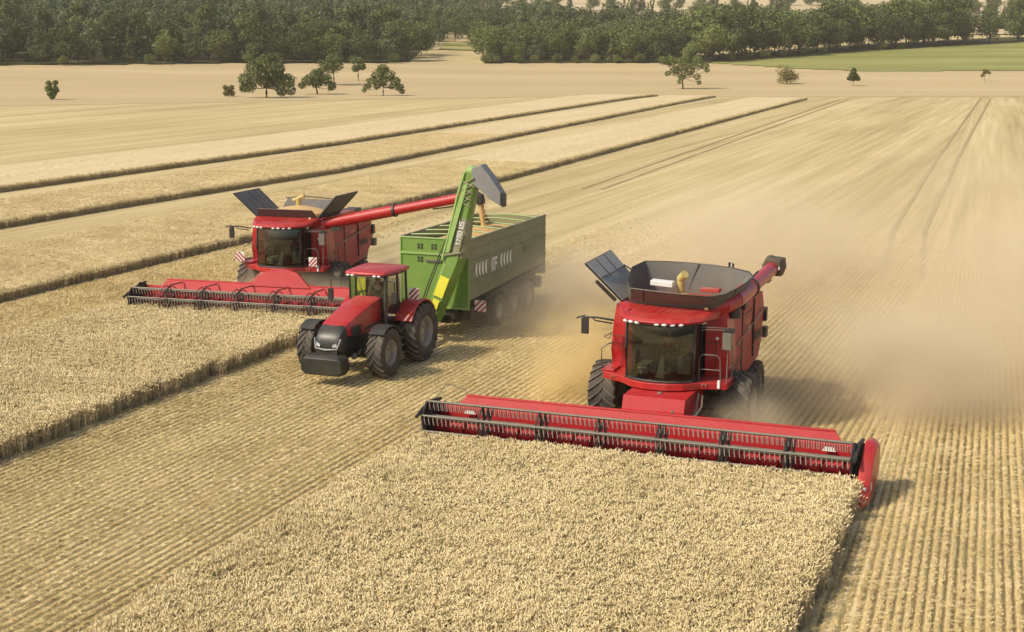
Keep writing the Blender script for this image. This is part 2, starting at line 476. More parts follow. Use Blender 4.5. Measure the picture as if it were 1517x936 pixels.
# ================================================================ scattered plants (stuff): one object each, instanced by geometry nodes
def scatter_tree():
    t = bpy.data.node_groups.new('plants', 'GeometryNodeTree')
    t.interface.new_socket('Geometry', in_out='INPUT', socket_type='NodeSocketGeometry')
    t.interface.new_socket('Geometry', in_out='OUTPUT', socket_type='NodeSocketGeometry')
    N, L = t.nodes, t.links
    gi = N.new('NodeGroupInput'); go = N.new('NodeGroupOutput')
    def attr(name, typ):
        a = N.new('GeometryNodeInputNamedAttribute'); a.data_type = typ; a.inputs[0].default_value = name
        return a.outputs[0]
    k = attr('k', 'INT')
    def cmpn(val):
        c = N.new('FunctionNodeCompare'); c.data_type = 'INT'; c.operation = 'EQUAL'
        ins = [i for i in c.inputs if i.type == 'INT']
        L.new(k, ins[0]); ins[1].default_value = val
        return c.outputs[0]
    jo = N.new('GeometryNodeJoinGeometry')
    for i in (1, 2, 3):
        s = N.new('GeometryNodeSeparateGeometry'); s.domain = 'POINT'
        L.new(gi.outputs[0], s.inputs[0]); L.new(cmpn(i), s.inputs[1])
        g2 = N.new('GeometryNodeGeometryToInstance'); L.new(s.outputs[0], g2.inputs[0]); L.new(g2.outputs[0], jo.inputs[0])
    s = N.new('GeometryNodeSeparateGeometry'); s.domain = 'POINT'
    L.new(gi.outputs[0], s.inputs[0]); L.new(cmpn(0), s.inputs[1])
    ip = N.new('GeometryNodeInstanceOnPoints')
    L.new(s.outputs[0], ip.inputs['Points']); L.new(jo.outputs[0], ip.inputs['Instance'])
    ip.inputs['Pick Instance'].default_value = True
    L.new(attr('idx', 'INT'), ip.inputs['Instance Index'])
    e = N.new('FunctionNodeEulerToRotation'); L.new(attr('rot', 'FLOAT_VECTOR'), e.inputs[0])
    L.new(e.outputs[0], ip.inputs['Rotation'])
    L.new(attr('scl', 'FLOAT_VECTOR'), ip.inputs['Scale'])
    L.new(ip.outputs[0], go.inputs[0])
    return t
SCT = scatter_tree()
def scatter(name, pts, rot, scl, protos, label):
    mb = MB(); kk = []
    for i, p in enumerate(protos):
        n0 = len(mb.v)
        o = len(mb.v); mb.v += p.v; mb.f += [tuple(a + o for a in f) for f in p.f]
        for mi in p.mi: mb.mi.append(mi)
        mb.mats = p.mats
        kk += [i + 1] * (len(mb.v) - n0)
    n0 = len(mb.v); n = len(pts)
    me = bpy.data.meshes.new(name)
    me.from_pydata(mb.v + [tuple(p) for p in pts], [], mb.f)
    for m in mb.mats: me.materials.append(m)
    me.polygons.foreach_set('material_index', mb.mi)
    a = me.attributes.new('k', 'INT', 'POINT'); a.data.foreach_set('value', np.array(kk + [0] * n, np.int32))
    a = me.attributes.new('idx', 'INT', 'POINT'); a.data.foreach_set('value', np.concatenate([np.zeros(n0), rng.integers(0, 3, n)]).astype(np.int32))
    a = me.attributes.new('rot', 'FLOAT_VECTOR', 'POINT'); a.data.foreach_set('vector', np.concatenate([np.zeros((n0, 3)), rot]).astype(np.float32).ravel())
    a = me.attributes.new('scl', 'FLOAT_VECTOR', 'POINT'); a.data.foreach_set('vector', np.concatenate([np.ones((n0, 3)), scl]).astype(np.float32).ravel())
    o = bpy.data.objects.new(name, me); COL.objects.link(o)
    md = o.modifiers.new('plants', 'NODES'); md.node_group = SCT
    tag(o, label, 'crop' if 'wheat' in name else 'stubble', kind='stuff')
    return o
def plant_mat(name, c0, c1, patch=0.06):
    m = bpy.data.materials.new(name)
    nt, b = nodes_of(m); N, L = nt.nodes, nt.links
    b.inputs['Roughness'].default_value = 0.8; b.inputs['Specular IOR Level'].default_value = 0.2
    oi = N.new('ShaderNodeObjectInfo'); geo = N.new('ShaderNodeNewGeometry')
    nz = N.new('ShaderNodeTexNoise'); nz.inputs['Scale'].default_value = patch * 6; nz.inputs['Detail'].default_value = 5
    L.new(geo.outputs['Position'], nz.inputs[0])
    a = N.new('ShaderNodeMath'); a.operation = 'MULTIPLY_ADD'; a.inputs[1].default_value = 0.45
    L.new(oi.outputs['Random'], a.inputs[0])
    b2 = N.new('ShaderNodeMapRange'); b2.inputs[1].default_value = 0.3; b2.inputs[2].default_value = 0.7; b2.inputs[3].default_value = 0; b2.inputs[4].default_value = 0.62
    L.new(nz.outputs['Fac'], b2.inputs[0]); L.new(b2.outputs[0], a.inputs[2])
    mx = N.new('ShaderNodeMix'); mx.data_type = 'RGBA'; mx.inputs[6].default_value = (*c0, 1); mx.inputs[7].default_value = (*c1, 1)
    L.new(a.outputs[0], mx.inputs[0]); L.new(mx.outputs[2], b.inputs['Base Color'])
    return m
EAR = plant_mat('wheat_ear', (0.60, 0.475, 0.235), (0.85, 0.705, 0.41))
STEM = plant_mat('wheat_stem', (0.42, 0.33, 0.18), (0.60, 0.48, 0.28))
STUB = plant_mat('stubble_straw', (0.60, 0.46, 0.20), (0.90, 0.74, 0.42))

def wheat_clump(n, H, R, ear=0.11, er=0.017):
    mb = MB(STEM, EAR)
    for i in range(n):
        a = random.uniform(0, 6.28); r = R * math.sqrt(random.random())
        x, y = r * math.cos(a), r * math.sin(a)
        h = H * random.uniform(0.86, 1.06)
        la, ll = random.uniform(0, 6.28), random.uniform(0.02, 0.10)
        dx, dy = ll * math.cos(la), ll * math.sin(la)
        top = Vector((x + dx, y + dy, h - ear))
        mb.m = 0
        mb.tube([(x, y, 0), (x + dx * .3, y + dy * .3, h * .5), top], 0.006, 3, 0.004, caps=False)
        # one dry leaf
        q = random.uniform(0, 6.28); lz = h * random.uniform(.35, .75); c = Vector((x + dx * .4, y + dy * .4, lz)); t = Vector((math.cos(q), math.sin(q), 0))
        s = Vector((-t.y, t.x, 0)) * .008
        mb.add([c - s, c + s, c + t * .10 + Vector((0, 0, .05)) + s, c + t * .10 + Vector((0, 0, .05)) - s, c + t * .18 - Vector((0, 0, .02))],
               [(0, 1, 2, 3), (3, 2, 4)])
        mb.m = 1
        nod = random.uniform(0.3, 1.3); na = la + random.uniform(-.6, .6)
        d = Vector((math.cos(na) * math.sin(nod), math.sin(na) * math.sin(nod), math.cos(nod)))
        mb.tube([top, top + d * ear * .18, top + d * ear * .6, top + d * ear], er * .4, 4, er * .4, caps=False)
        o = len(mb.v) - 16
        for j, k in enumerate((.4, 1.15, 1.0, .15)):
            cc = sum((Vector(mb.v[o + j * 4 + q]) for q in range(4)), Vector()) / 4
            for q in range(4):
                p = Vector(mb.v[o + j * 4 + q]); mb.v[o + j * 4 + q] = tuple(cc + (p - cc).normalized() * er * k)
    return mb
def stub_tuft(n, L_, H, wd=0.022, r=0.0045):
    """a short length of cut row: stalk ends standing in a line along local x"""
    mb = MB(STUB)
    for i in range(n):
        x = random.uniform(-L_ / 2, L_ / 2); y = random.gauss(0, wd)
        h = H * random.uniform(.6, 1.15); dx, dy = random.gauss(0, .025), random.gauss(0, .03)
        mb.tube([(x, y, -0.01), (x + dx, y + dy, h)], r, 3, r, caps=True)
    for i in range(n // 4):      # fallen straw
        x = random.uniform(-L_ / 2, L_ / 2); y = random.gauss(0, .03); a = random.uniform(-.7, .7); l = random.uniform(.04, .10)
        z = random.uniform(0.01, .07)
        mb.tube([(x, y, z), (x + l * math.cos(a), y + l * math.sin(a), z + random.uniform(-.01, .04))], r * .9, 3, r, caps=False)
    return mb
WC = [wheat_clump(15, 0.74, 0.12, 0.075, 0.0125) for _ in range(3)]
WF = [wheat_clump(12, 0.74, 0.15, 0.085, 0.017) for _ in range(3)]
ST = [stub_tuft(20, 0.17, 0.085, 0.021, 0.006) for _ in range(3)]

def pts_wheat(u0, u1, v0, v1, dens, vmax=None, fade=0.10, shift=None):
    n = int((u1 - u0) * (v1 - v0) * dens)
    # jittered so that the crop is even, slightly denser along the drill rows
    u = rng.uniform(u0, u1, n); v = rng.uniform(v0, v1, n)
    u = np.where(rng.random(n) < .5, np.round(u / .165) * .165 + rng.normal(0, .02, n), u)
    u = np.clip(u + rng.normal(0, fade, n) * ((u < u0 + .2) | (u > u1 - .2)), u0 - .15, u1 + .15)
    if vmax is not None:
        k = v < vmax(u); u, v = u[k], v[k]
    if shift is not None: u = u + shift(v)
    x = u * NX + v * RX; y = u * NY + v * RY
    return x, y
def put_wheat(name, x, y, protos, label, s=1.0, zj=0.10):
    # keep what the view (and a step to the side of it) can reach
    k = np.abs(x) < 0.42 * y + 6
    x, y = x[k], y[k]; n = len(x)
    z = ground_z(x, y)
    rot = np.stack([rng.normal(0, .05, n), rng.normal(0, .05, n), rng.uniform(0, 6.28, n)], 1)
    # slow waves in crop height
    hw = 1 + .05 * np.sin(x * .9 + 1.3 * np.sin(y * .5)) + .04 * np.sin(y * 1.7 + x * .6)
    sz = s * hw * rng.uniform(1 - zj, 1 + zj, n)
    scl = np.stack([s * rng.uniform(.85, 1.2, n), s * rng.uniform(.85, 1.2, n), sz], 1)
    return scatter(name, np.stack([x, y, z], 1), rot, scl, protos, label)

HD2 = lambda u: 51.25 + (u + 32.6) * 0.094
x, y = pts_wheat(-16.9, -4.65, 19, 36.15, 105)
put_wheat('standing_wheat', x, y, WC, 'standing ripe wheat in front of the nearer red combine')
x, y = pts_wheat(-38.0, -27.9, 24, 53, 70, vmax=HD2)
put_wheat('standing_wheat', x, y, WF, 'strip of standing ripe wheat before the farther red combine', 0.86)

# strips of standing wheat further off: body with a ragged top, ears over it
CROPB = plant_mat('wheat_mass', (0.40, 0.30, 0.14), (0.60, 0.46, 0.24), 0.12)
def crop_body_material():
    m = bpy.data.materials.new('standing_wheat_mass')
    nt, b = nodes_of(m); N, L = nt.nodes, nt.links
    b.inputs['Roughness'].default_value = 0.95; b.inputs['Specular IOR Level'].default_value = 0.1
    tc, u, v, M = field_uv(nt)
    geo = N.new('ShaderNodeNewGeometry')
    def noise(src, sc, d=5):
        n = N.new('ShaderNodeTexNoise'); n.inputs['Detail'].default_value = d; n.inputs['Scale'].default_value = 1
        mp = N.new('ShaderNodeMapping'); mp.inputs['Scale'].default_value = sc
        L.new(src, mp.inputs[0]); L.new(mp.outputs[0], n.inputs[0]); return n.outputs['Fac']
    c = N.new('ShaderNodeCombineXYZ'); L.new(u, c.inputs[0]); L.new(v, c.inputs[1])
    a = noise(c.outputs[0], (0.5, 0.03, 1)); s = noise(tc.outputs['Object'], (7, 7, 1.2)); p = noise(tc.outputs['Object'], (.08, .08, .08))
    k = M('ADD', M('MULTIPLY', a, .5), M('ADD', M('MULTIPLY', s, .6), M('MULTIPLY', p, .35)))
    cr = N.new('ShaderNodeValToRGB'); e = cr.color_ramp.elements
    e[0].position = .4; e[0].color = (0.54, 0.42, 0.225, 1); e[1].position = .95; e[1].color = (0.70, 0.56, 0.325, 1)
    L.new(k, cr.inputs[0])
    # bare stems are browner than the ears on top
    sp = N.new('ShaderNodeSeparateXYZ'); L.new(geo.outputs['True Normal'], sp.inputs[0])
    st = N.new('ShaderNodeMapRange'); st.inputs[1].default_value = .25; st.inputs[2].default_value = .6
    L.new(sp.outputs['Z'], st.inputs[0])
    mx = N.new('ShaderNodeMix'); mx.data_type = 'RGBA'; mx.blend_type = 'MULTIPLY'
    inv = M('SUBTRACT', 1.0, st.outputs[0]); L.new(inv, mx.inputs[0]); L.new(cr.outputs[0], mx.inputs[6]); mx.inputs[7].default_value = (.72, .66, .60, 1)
    L.new(mx.outputs[2], b.inputs['Base Color'])
    bp = N.new('ShaderNodeBump'); bp.inputs['Strength'].default_value = .5; bp.inputs['Distance'].default_value = .06
    L.new(k, bp.inputs['Height']); L.new(bp.outputs[0], b.inputs['Normal'])
    return m
CROPM = crop_body_material()
def strip(name, w, line, h, label, du=0.5, dv0=0.5):
    """line: (u of the near edge, v) points; the strip is w wide away from the camera"""
    vv = [line[0][1]]
    while vv[-1] < line[-1][1]: vv.append(vv[-1] + max(dv0, (vv[-1] - 40) * 0.010))
    vv = np.array(vv); ue = np.interp(vv, [p[1] for p in line], [p[0] for p in line])
    nu = int(w / du) + 1
    cols = []
    for i in range(nu + 2):
        if i == 0: off, hh = np.full(len(vv), -.14), -0.02
        elif i == nu + 1: off, hh = np.full(len(vv), -w - .05), -0.02
        else: off, hh = np.full(len(vv), -.17 - (i - 1) * w / (nu - 1)), h - .04
        z = np.full(len(vv), hh)
        if hh > 0: z = z + rng.normal(0, .015, len(vv)); off = off + rng.normal(0, .05, len(vv))
        uu = ue + off
        x = uu * NX + vv * RX; y = uu * NY + vv * RY
        cols.append(np.stack([x, y, ground_z(x, y) + z], 1))
    V = np.stack(cols, 1).reshape(-1, 3); nc = nu + 2
    F = []
    for j in range(len(vv) - 1):
        for i in range(nc - 1):
            a = j * nc + i; F.append((a, a + nc, a + nc + 1, a + 1))
    F.append(tuple(range(nc))); F.append(tuple((len(vv) - 1) * nc + i for i in range(nc - 1, -1, -1)))
    me = bpy.data.meshes.new(name); me.from_pydata(V.tolist(), [], F); me.materials.append(CROPM)
    o = bpy.data.objects.new(name, me); COL.objects.link(o)
    tag(o, label, 'crop', kind='stuff')
    return o
L3 = [(-45.2, 30), (-45.0, 72), (-44.6, 112), (-49.6, 283)]
L2 = [(-63.5, 40), (-62.4, 85), (-60.9, 113), (-69.2, 289)]
L1 = [(-77.8, 50), (-77.5, 89), (-76.8, 143), (-82.8, 295)]
strip('standing_wheat', 10.5, L3, .40, 'narrow strip of standing wheat behind the farther combine')
strip('standing_wheat', 9.5, L2, .42, 'middle strip of standing wheat towards the field trees')
strip('standing_wheat', 13.0, L1, .42, 'farthest strip of standing wheat before the crest')
def shf(line): return lambda v: np.interp(v, [p[1] for p in line], [p[0] for p in line])
x, y = pts_wheat(-10.4, 0.12, 46, 125, 26, shift=shf(L3)); put_wheat('wheat_ears', x, y, WF, 'ripe ears over the narrow strip of standing wheat', .66)
x, y = pts_wheat(-9.4, 0.12, 66, 160, 16, shift=shf(L2)); put_wheat('wheat_ears', x, y, WF, 'ripe ears over the middle strip of standing wheat', .68)

def edge_clump(n, H, L_):
    """ragged cut face of the crop: stems side by side, ears on top, a few leaning out"""
    mb = MB(STEM, EAR)
    for i in range(n):
        x = random.uniform(-L_ / 2, L_ / 2); y = random.gauss(0, .05); h = H * random.uniform(.75, 1.12); dx, dy = random.gauss(0, .05), random.gauss(0, .06)
        mb.m = 0; top = Vector((x + dx, y + dy, h)); mb.tube([(x, y, 0), (x + dx * .4, y + dy * .4, h * .55), top], .009, 3, .007, caps=False)
        mb.m = 1; d = Vector((random.gauss(0, .5), random.gauss(0, .5), 1)).normalized(); mb.tube([top, top + d * .04, top + d * .10], .014, 4, .006, caps=False)
    return mb
EC = [edge_clump(16, 0.46, 0.40) for _ in range(3)]
def edge_row(line, v0, v1, label, dens):
    n = int((v1 - v0) * dens)
    v = v0 + (v1 - v0) * rng.random(n) ** 1.25
    u = np.interp(v, [p[1] for p in line], [p[0] for p in line]) + rng.uniform(-.22, .03, n)
    x = u * NX + v * RX; y = u * NY + v * RY
    k = np.abs(x) < .42 * y + 6; x, y, v = x[k], y[k], v[k]; n = len(x)
    rot = np.stack([rng.normal(0, .06, n), rng.normal(0, .06, n), math.pi / 2 - AZ + rng.normal(0, .25, n)], 1)
    g_ = 1 + np.clip((v - 80) / 150, 0, 1) * .6
    scl = np.stack([g_ * rng.uniform(.9, 1.3, n), g_ * rng.uniform(.9, 1.3, n), rng.uniform(.8, 1.1, n)], 1)
    return scatter('wheat_edge', np.stack([x, y, ground_z(x, y)], 1), rot, scl, EC, label)
edge_row(L3, 46, 282, 'ragged cut edge of the narrow strip of standing wheat', 14)
edge_row(L2, 66, 288, 'ragged cut edge of the middle strip of standing wheat', 12)
edge_row(L1, 80, 294, 'ragged cut edge of the farthest strip of standing wheat', 10)
# loose straw lying over the stubble
def litter(n, R):
    mb = MB(STUB)
    for i in range(n):
        a = random.uniform(0, 6.28); r = R * math.sqrt(random.random()); x, y = r * math.cos(a), r * math.sin(a); q = random.uniform(0, 3.14); l = random.uniform(.08, .24)
        z = random.uniform(.03, .10); mb.tube([(x, y, z), (x + l * math.cos(q), y + l * math.sin(q), z + random.uniform(-.02, .03))], .005, 3, .004, caps=False)
    return mb
LT = [litter(16, .28) for _ in range(3)]
def put_litter(u0, u1, v0, v1, n, label, ok=None):
    u = rng.uniform(u0, u1, n); v = rng.uniform(v0, v1, n)
    # windrowed unevenly: keep more of it in slow bands along the rows
    k = rng.random(n) < .25 + .75 * (np.sin(u * 1.1 + .6 * np.sin(v * .3)) > .1)
    if ok is not None: k &= ok(u, v)
    u, v = u[k], v[k]; x = u * NX + v * RX; y = u * NY + v * RY; n = len(x)
    rot = np.stack([np.zeros(n), np.zeros(n), rng.uniform(0, 6.28, n)], 1); sc = rng.uniform(.7, 1.2, (n, 1)) * np.ones((1, 3))
    return scatter('straw_litter', np.stack([x, y, ground_z(x, y)], 1), rot, sc, LT, label)
put_litter(-27.6, -17.3, 20, 46, 350, 'loose straw lying on the stubble between the two wheat blocks')
put_litter(-4.0, 14, 24, 60, 900, 'loose straw lying on the open stubble at the side', lambda u, v: u > -4.2 - .056 * np.maximum(v - 36, 0))
# cut rows of stubble
def rows_pts(u0, u1, v0, v1, step=0.13, bend=False, keep=None, skip=0.06):
    ROW = 0.20 if bend else 0.25
    us = np.arange(round(u0 / ROW) * ROW, u1, ROW)
    vs = np.arange(v0, v1, step)
    U, V = np.meshgrid(us, vs); U = U.ravel(); V = V.ravel()
    V = V + np.tile(rng.uniform(-.5, .5, len(us)), len(vs)) * step + rng.uniform(-.08, .08, V.size)
    rowj = .012 * np.sin(V * .7 + U * 31) + rng.normal(0, .008, V.size)
    k = rng.random(V.size) > skip
    U, V, rowj = U[k], V[k], rowj[k]
    if bend: U2 = U - .056 * (V - 36)
    else: U2 = U
    U2 = U2 + rowj
    if keep is not None:
        k = keep(U2, V); U2, V = U2[k], V[k]
    return U2 * NX + V * RX, U2 * NY + V * RY
def put_stub(x, y, label, s=1.0, hz=1.0):
    k = np.abs(x) < 0.42 * y + 4
    x, y = x[k], y[k]; n = len(x)
    rot = np.stack([rng.normal(0, .12, n), rng.normal(0, .12, n), math.pi / 2 - AZ + rng.normal(0, .12, n) + math.pi * (rng.random(n) < .5)], 1)
    hw = .85 + .3 * (np.sin(x * .35 + 2 * np.sin(y * .21)) * .5 + .5)
    scl = np.stack([s * rng.uniform(.8, 1.2, n), s * rng.uniform(.7, 1.3, n), hz * s * hw * rng.uniform(.7, 1.2, n)], 1)
    return scatter('stubble', np.stack([x, y, ground_z(x, y)], 1), rot, scl, ST, label)
UB = lambda v: -4.5 - .056 * np.maximum(v - 36, 0)
def fadeout(v, a=58, b=92): return rng.random(len(v)) < np.clip((b - v) / (b - a), 0, 1)
x, y = rows_pts(-27.7, -17.1, 18, 46); put_stub(x, y, 'cut stubble rows between the two blocks of standing wheat', .92, .62)
x, y = rows_pts(-27.7, -4.4, 46, 92, .17, keep=lambda u, v: (u < UB(v)) & fadeout(v) & ((u > -22.0) | (u < -25.0) | (v > 50))); put_stub(x, y, 'cut stubble rows behind the tractor', 1.0, .66)
x, y = rows_pts(-17.0, -4.4, 38.0, 46, .14, keep=lambda u, v: u < UB(v)); put_stub(x, y, 'cut stubble rows behind the nearer combine', 1.0, .66)
x, y = rows_pts(-6.0, 22, 22, 88, .15, bend=True, keep=lambda u, v: (u > UB(v)) & fadeout(v, 50, 88)); put_stub(x, y, 'cut stubble rows on the open side of the nearer combine', .95, .72)
x, y = rows_pts(-44.6, -38.4, 40, 92, .18, keep=lambda u, v: fadeout(v)); put_stub(x, y, 'cut stubble rows between the strips of standing wheat', 1.0)

# ================================================================ wheels
def wheel(parent, x, y, r, w, side, rimr=0.52, nl=20, name='wheel', lug=0.045, rimm=None):
    """rim (part) with its tyre (sub-part); side +1: dished face towards +x"""
    rm = MB(rimm or RIM)
    s = side; R = r * rimr; h = w / 2
    rm.lathex([(s * h * .80, R * 1.02), (s * h * .88, R * .98), (s * h * .78, R * .90), (s * h * .25, R * .82), (s * h * .18, R * .45), (s * h * .42, R * .36), (s * h * .42, .001)], 28)
    rm.lathex([(-s * h * .80, R * 1.02), (-s * h * .8, R * .9), (-s * h * .1, R * .82), (-s * h * .1, .001)], 28)
    rm.mat(DARK)
    for k in range(8):
        q = math.pi * k / 4
        rm.lathex([(s * h * .44, .001), (s * h * .44, .022), (s * h * .50, .018), (s * h * .50, .001)], 6, (0, R * .27 * math.cos(q), R * .27 * math.sin(q)))
    o = rm.build(name, parent, loc=(x, y, r + .0))
    t = MB(RUBBER, RUBL)
    c = r - lug
    t.lathex([(h * .80, R), (h * .95, R * 1.12), (h * 1.0, (R + c) * .52), (h * .97, c * .90), (h * .86, c * .965), (h * .45, c * .995), (0, c),
              (-h * .45, c * .995), (-h * .86, c * .965), (-h * .97, c * .90), (-h * 1.0, (R + c) * .52), (-h * .95, R * 1.12), (-h * .80, R)], 48)
    t.m = 1
    for k in range(nl):
        for sd in (-1, 1):
            a0 = 2 * math.pi * (k + (.5 if sd > 0 else 0)) / nl
            sweep = -2 * math.pi / nl * 1.35       # lugs trail from the centre out to the shoulder
            vs = []
            steps = 5
            for i in range(steps + 1):
                f = i / steps
                xx = sd * (-.03 * w + f * h * 1.03)
                aa = a0 + sweep * (f ** .8)
                rt = r - (0.0 if f < .7 else (f - .7) * .13 * r / .9); rb = c * (.985 if f < .8 else .93)
                hw = (.018 + .006 * f) / r * 1.0
                for (rr, da) in ((rb, -hw * 1.4), (rt, -hw), (rt, hw), (rb, hw * 1.4)):
                    vs.append((xx, rr * math.sin(aa + da), rr * math.cos(aa + da)))
            fs = [(0, 1, 2, 3), (4 * steps + 3, 4 * steps + 2, 4 * steps + 1, 4 * steps)]
            for i in range(steps):
                for q in range(3): fs.append((i * 4 + q, (i + 1) * 4 + q, (i + 1) * 4 + q + 1, i * 4 + q + 1))
            t.add(vs, fs)
    t.build('tyre', o)
    return o

def board(parent, c, sx, sz, flip=1, name='warning_board', face=-1):
    """red and white diagonal warning board facing -y"""
    mb = MB(WHITE); mb.box(c, (sx, .03, sz))
    mb.mat(REDD)
    y = c[1] + face * .019
    n = 3
    for i in range(-1, 3):
        a = -sx / 2 + i * sx / 2.2; w_ = sx / 4.4
        # clip a diagonal band to the board
        poly = [(a, -sz / 2), (a + w_, -sz / 2), (a + w_ + sz, sz / 2), (a + sz, sz / 2)]
        def clip(P, ax, lim, keep_less):
            out = []
            for j in range(len(P)):
                p, q = P[j], P[(j + 1) % len(P)]
                ip = (p[ax] <= lim) if keep_less else (p[ax] >= lim); iq = (q[ax] <= lim) if keep_less else (q[ax] >= lim)
                if ip: out.append(p)
                if ip != iq:
                    t_ = (lim - p[ax]) / (q[ax] - p[ax]); out.append((p[0] + (q[0] - p[0]) * t_, p[1] + (q[1] - p[1]) * t_))
            return out
        P = clip(clip(poly, 0, -sx / 2, False), 0, sx / 2, True)
        if len(P) < 3: continue
        vs = [(c[0] + flip * p[0], y, c[2] + p[1]) for p in P]
        mb.add(vs, [tuple(range(len(P)))])
    return mb.build(name, parent)

# ================================================================ combine harvester
def combine(label, u, v, head_off, cfg):
    p = Wp(u, v)
    root = thing('combine_harvester', label, 'combine harvester', (p.x, p.y, 0), -AZ + head_off, 'red combine harvesters working side by side')
    hx, hw, hy = cfg['hx'], cfg['hw'], cfg['hy']        # header centre x, half width, back y
    kn = hy - 1.22
    # --- header
    h = MB(REDW, DARK, BLACK, GREYM)
    h.prism([(hy, .30), (hy, 1.16), (hy + .10, 1.22), (hy + .10, .30)], hx - hw, hx + hw)
    h.prism([(hy + .02, .30), (hy - .5, .20), (kn, .10), (kn, .06), (hy, .16)], hx - hw, hx + hw)
    # slanting top deflector with cut-away ends
    a, b = cfg['top']
    dz_ = cfg.get('dz', 0)
    h.add([(a - .22, hy + .05 - dz_, 1.22 - dz_ * .6), (b + .22, hy + .05 - dz_, 1.22 - dz_ * .6), (b, hy + .18, 1.47), (a, hy + .18, 1.47),
           (a - .22, hy + .12 - dz_, 1.20 - dz_ * .6), (b + .22, hy + .12 - dz_, 1.20 - dz_ * .6), (b, hy + .26, 1.45), (a, hy + .26, 1.45)],
          [(0, 1, 2, 3), (7, 6, 5, 4), (3, 2, 6, 7), (0, 3, 7, 4), (1, 5, 6, 2)])
    h.tube([(a, hy + .21, 1.48), (b, hy + .21, 1.48)], .045, 8)
    # feeding auger in front of the back sheet
    h.tube([(hx - hw + .12, hy - .42, .66), (hx + hw - .12, hy - .42, .66)], .20, 14)
    npl = int(hw * 2 / 1.05)
    for i in range(npl):                             # knife-side floor panels
        x0 = hx - hw + .1 + i * (2 * hw - .2) / npl
        h.prism([(kn + .02, .12), (kn + .10, .36), (kn + .40, .47), (kn + .44, .38), (kn + .16, .12)], x0 + .02, x0 + (2 * hw - .2) / npl - .02)
    # auger flighting
    for sd in (-1, 1):
        x_end = hx + sd * (hw - .2); L_ = hw - 1.0; n = int(L_ / .05); R_ = .30
        vs = []
        for i in range(n + 1):
            q = sd * i * .05 * 2 * math.pi / .55; xx = x_end - sd * i * .05
            vs += [(xx, hy - .42 + .19 * math.cos(q), .66 + .19 * math.sin(q)), (xx, hy - .42 + R_ * math.cos(q), .66 + R_ * math.sin(q)),
                   (xx + .012, hy - .42 + R_ * math.cos(q), .66 + R_ * math.sin(q)), (xx + .012, hy - .42 + .19 * math.cos(q), .66 + .19 * math.sin(q))]
        fs = []
        for i in range(n):
            for q in range(4): fs.append((i * 4 + q, i * 4 + (q + 1) % 4, (i + 1) * 4 + (q + 1) % 4, (i + 1) * 4 + q))
        h.add(vs, fs)
    # end sheets
    h.m = 2
    for sd in (-1, 1):
        xe = hx + sd * hw
        h.prism([(hy + .15, .25), (hy + .15, 1.25), (hy - .35, 1.42), (hy - .75, 1.25), (kn - .15, .45), (kn - .35, .12)], xe - .035, xe + .035)
    hd = h.build('header', root, bevel=.012)
    # trapezoid frame where the header hangs on the feeder house
    if cfg.get('trap'):
        t = MB(REDW); t.prism([(0, 0), (0, .0), (.1, 0)], 0, 0) if False else None
        hx0 = hx; hx = 1.0
        t.add([(hx - 1.35, hy + .06, 1.40), (hx + 1.45, hy + .06, 1.40), (hx + .75, hy + .30, 2.0), (hx + .25, hy + .33, 2.12), (hx - .35, hy + .33, 2.12), (hx - .75, hy + .30, 2.0),
               (hx - 1.35, hy + .18, 1.40), (hx + 1.45, hy + .18, 1.40), (hx + .75, hy + .42, 2.0), (hx + .25, hy + .45, 2.12), (hx - .35, hy + .45, 2.12), (hx - .75, hy + .42, 2.0)],
              [(0, 1, 2, 3, 4, 5), (11, 10, 9, 8, 7, 6), (1, 7, 8, 2), (2, 8, 9, 3), (3, 9, 10, 4), (4, 10, 11, 5), (5, 11, 6, 0), (0, 6, 7, 1)])
        t.build('attachment_frame', hd, bevel=.02); hx = hx0
    # crop dividers
    if cfg['shield']:
        d = MB(RED)
        x0, x1 = hx + hw + .10, hx + hw + .42
        prof = [(hy + .45, .42), (hy + .42, 1.22), (hy + .15, 1.42), (hy - .25, 1.44), (hy - .9, 1.22), (hy - 1.6, .72), (hy - 1.98, .30), (hy - 1.95, .10), (hy - 1.2, .10), (hy - .2, .22)]
        n = len(prof); cy = sum(q[0] for q in prof) / n; cz = sum(q[1] for q in prof) / n
        rg = []
        for (xx, k) in ((x0, .96), (x0 + .08, 1.0), (x1 - .12, .98), (x1, .86)):
            rg.append([(xx, cy + (q[0] - cy) * k, cz + (q[1] - cz) * k) for q in prof])
        d.rings(rg)
        d.mat(WHITE); d.b2(x1 - .015, x1 + .006, hy - 1.35, hy - 1.2, .42, .62)
        d.b2(x0 + .16, x0 + .25, hy - 1.74, hy - 1.66, .47, .60)
        d.build('crop_divider', hd, bevel=.03)
    else:
        d = MB(DARK); d.b2(hx + hw, hx + hw + .3, hy - .9, hy, .3, 1.2); d.prism([(kn - .9, .1), (kn, .5), (kn, .1)], hx + hw - .1, hx + hw + .1)
        d.build('crop_divider', hd, bevel=.02)
    d = MB(REDW if cfg['shield'] else DARK)
    xe = hx - hw
    d.rings([[(xe - .16, kn + .25, .12), (xe + .14, kn + .25, .12), (xe + .14, kn + .25, .50), (xe - .16, kn + .25, .50)],
             [(xe - .20, kn - .25, .10), (xe + .12, kn - .25, .10), (xe + .10, kn - .25, .38), (xe - .18, kn - .25, .38)],
             [(xe - .22, kn - .85, .08), (xe - .12, kn - .85, .08), (xe - .12, kn - .85, .14), (xe - .22, kn - .85, .14)]], smooth=False)
    d.mat(GREYM); d.box((xe - .22, hy - .4, .85), (.22, .35, .5)); d.tube([(xe - .25, hy - .1, .6), (xe - .3, hy - .5, 1.0), (xe - .2, hy - .8, .8)], .025, 6)
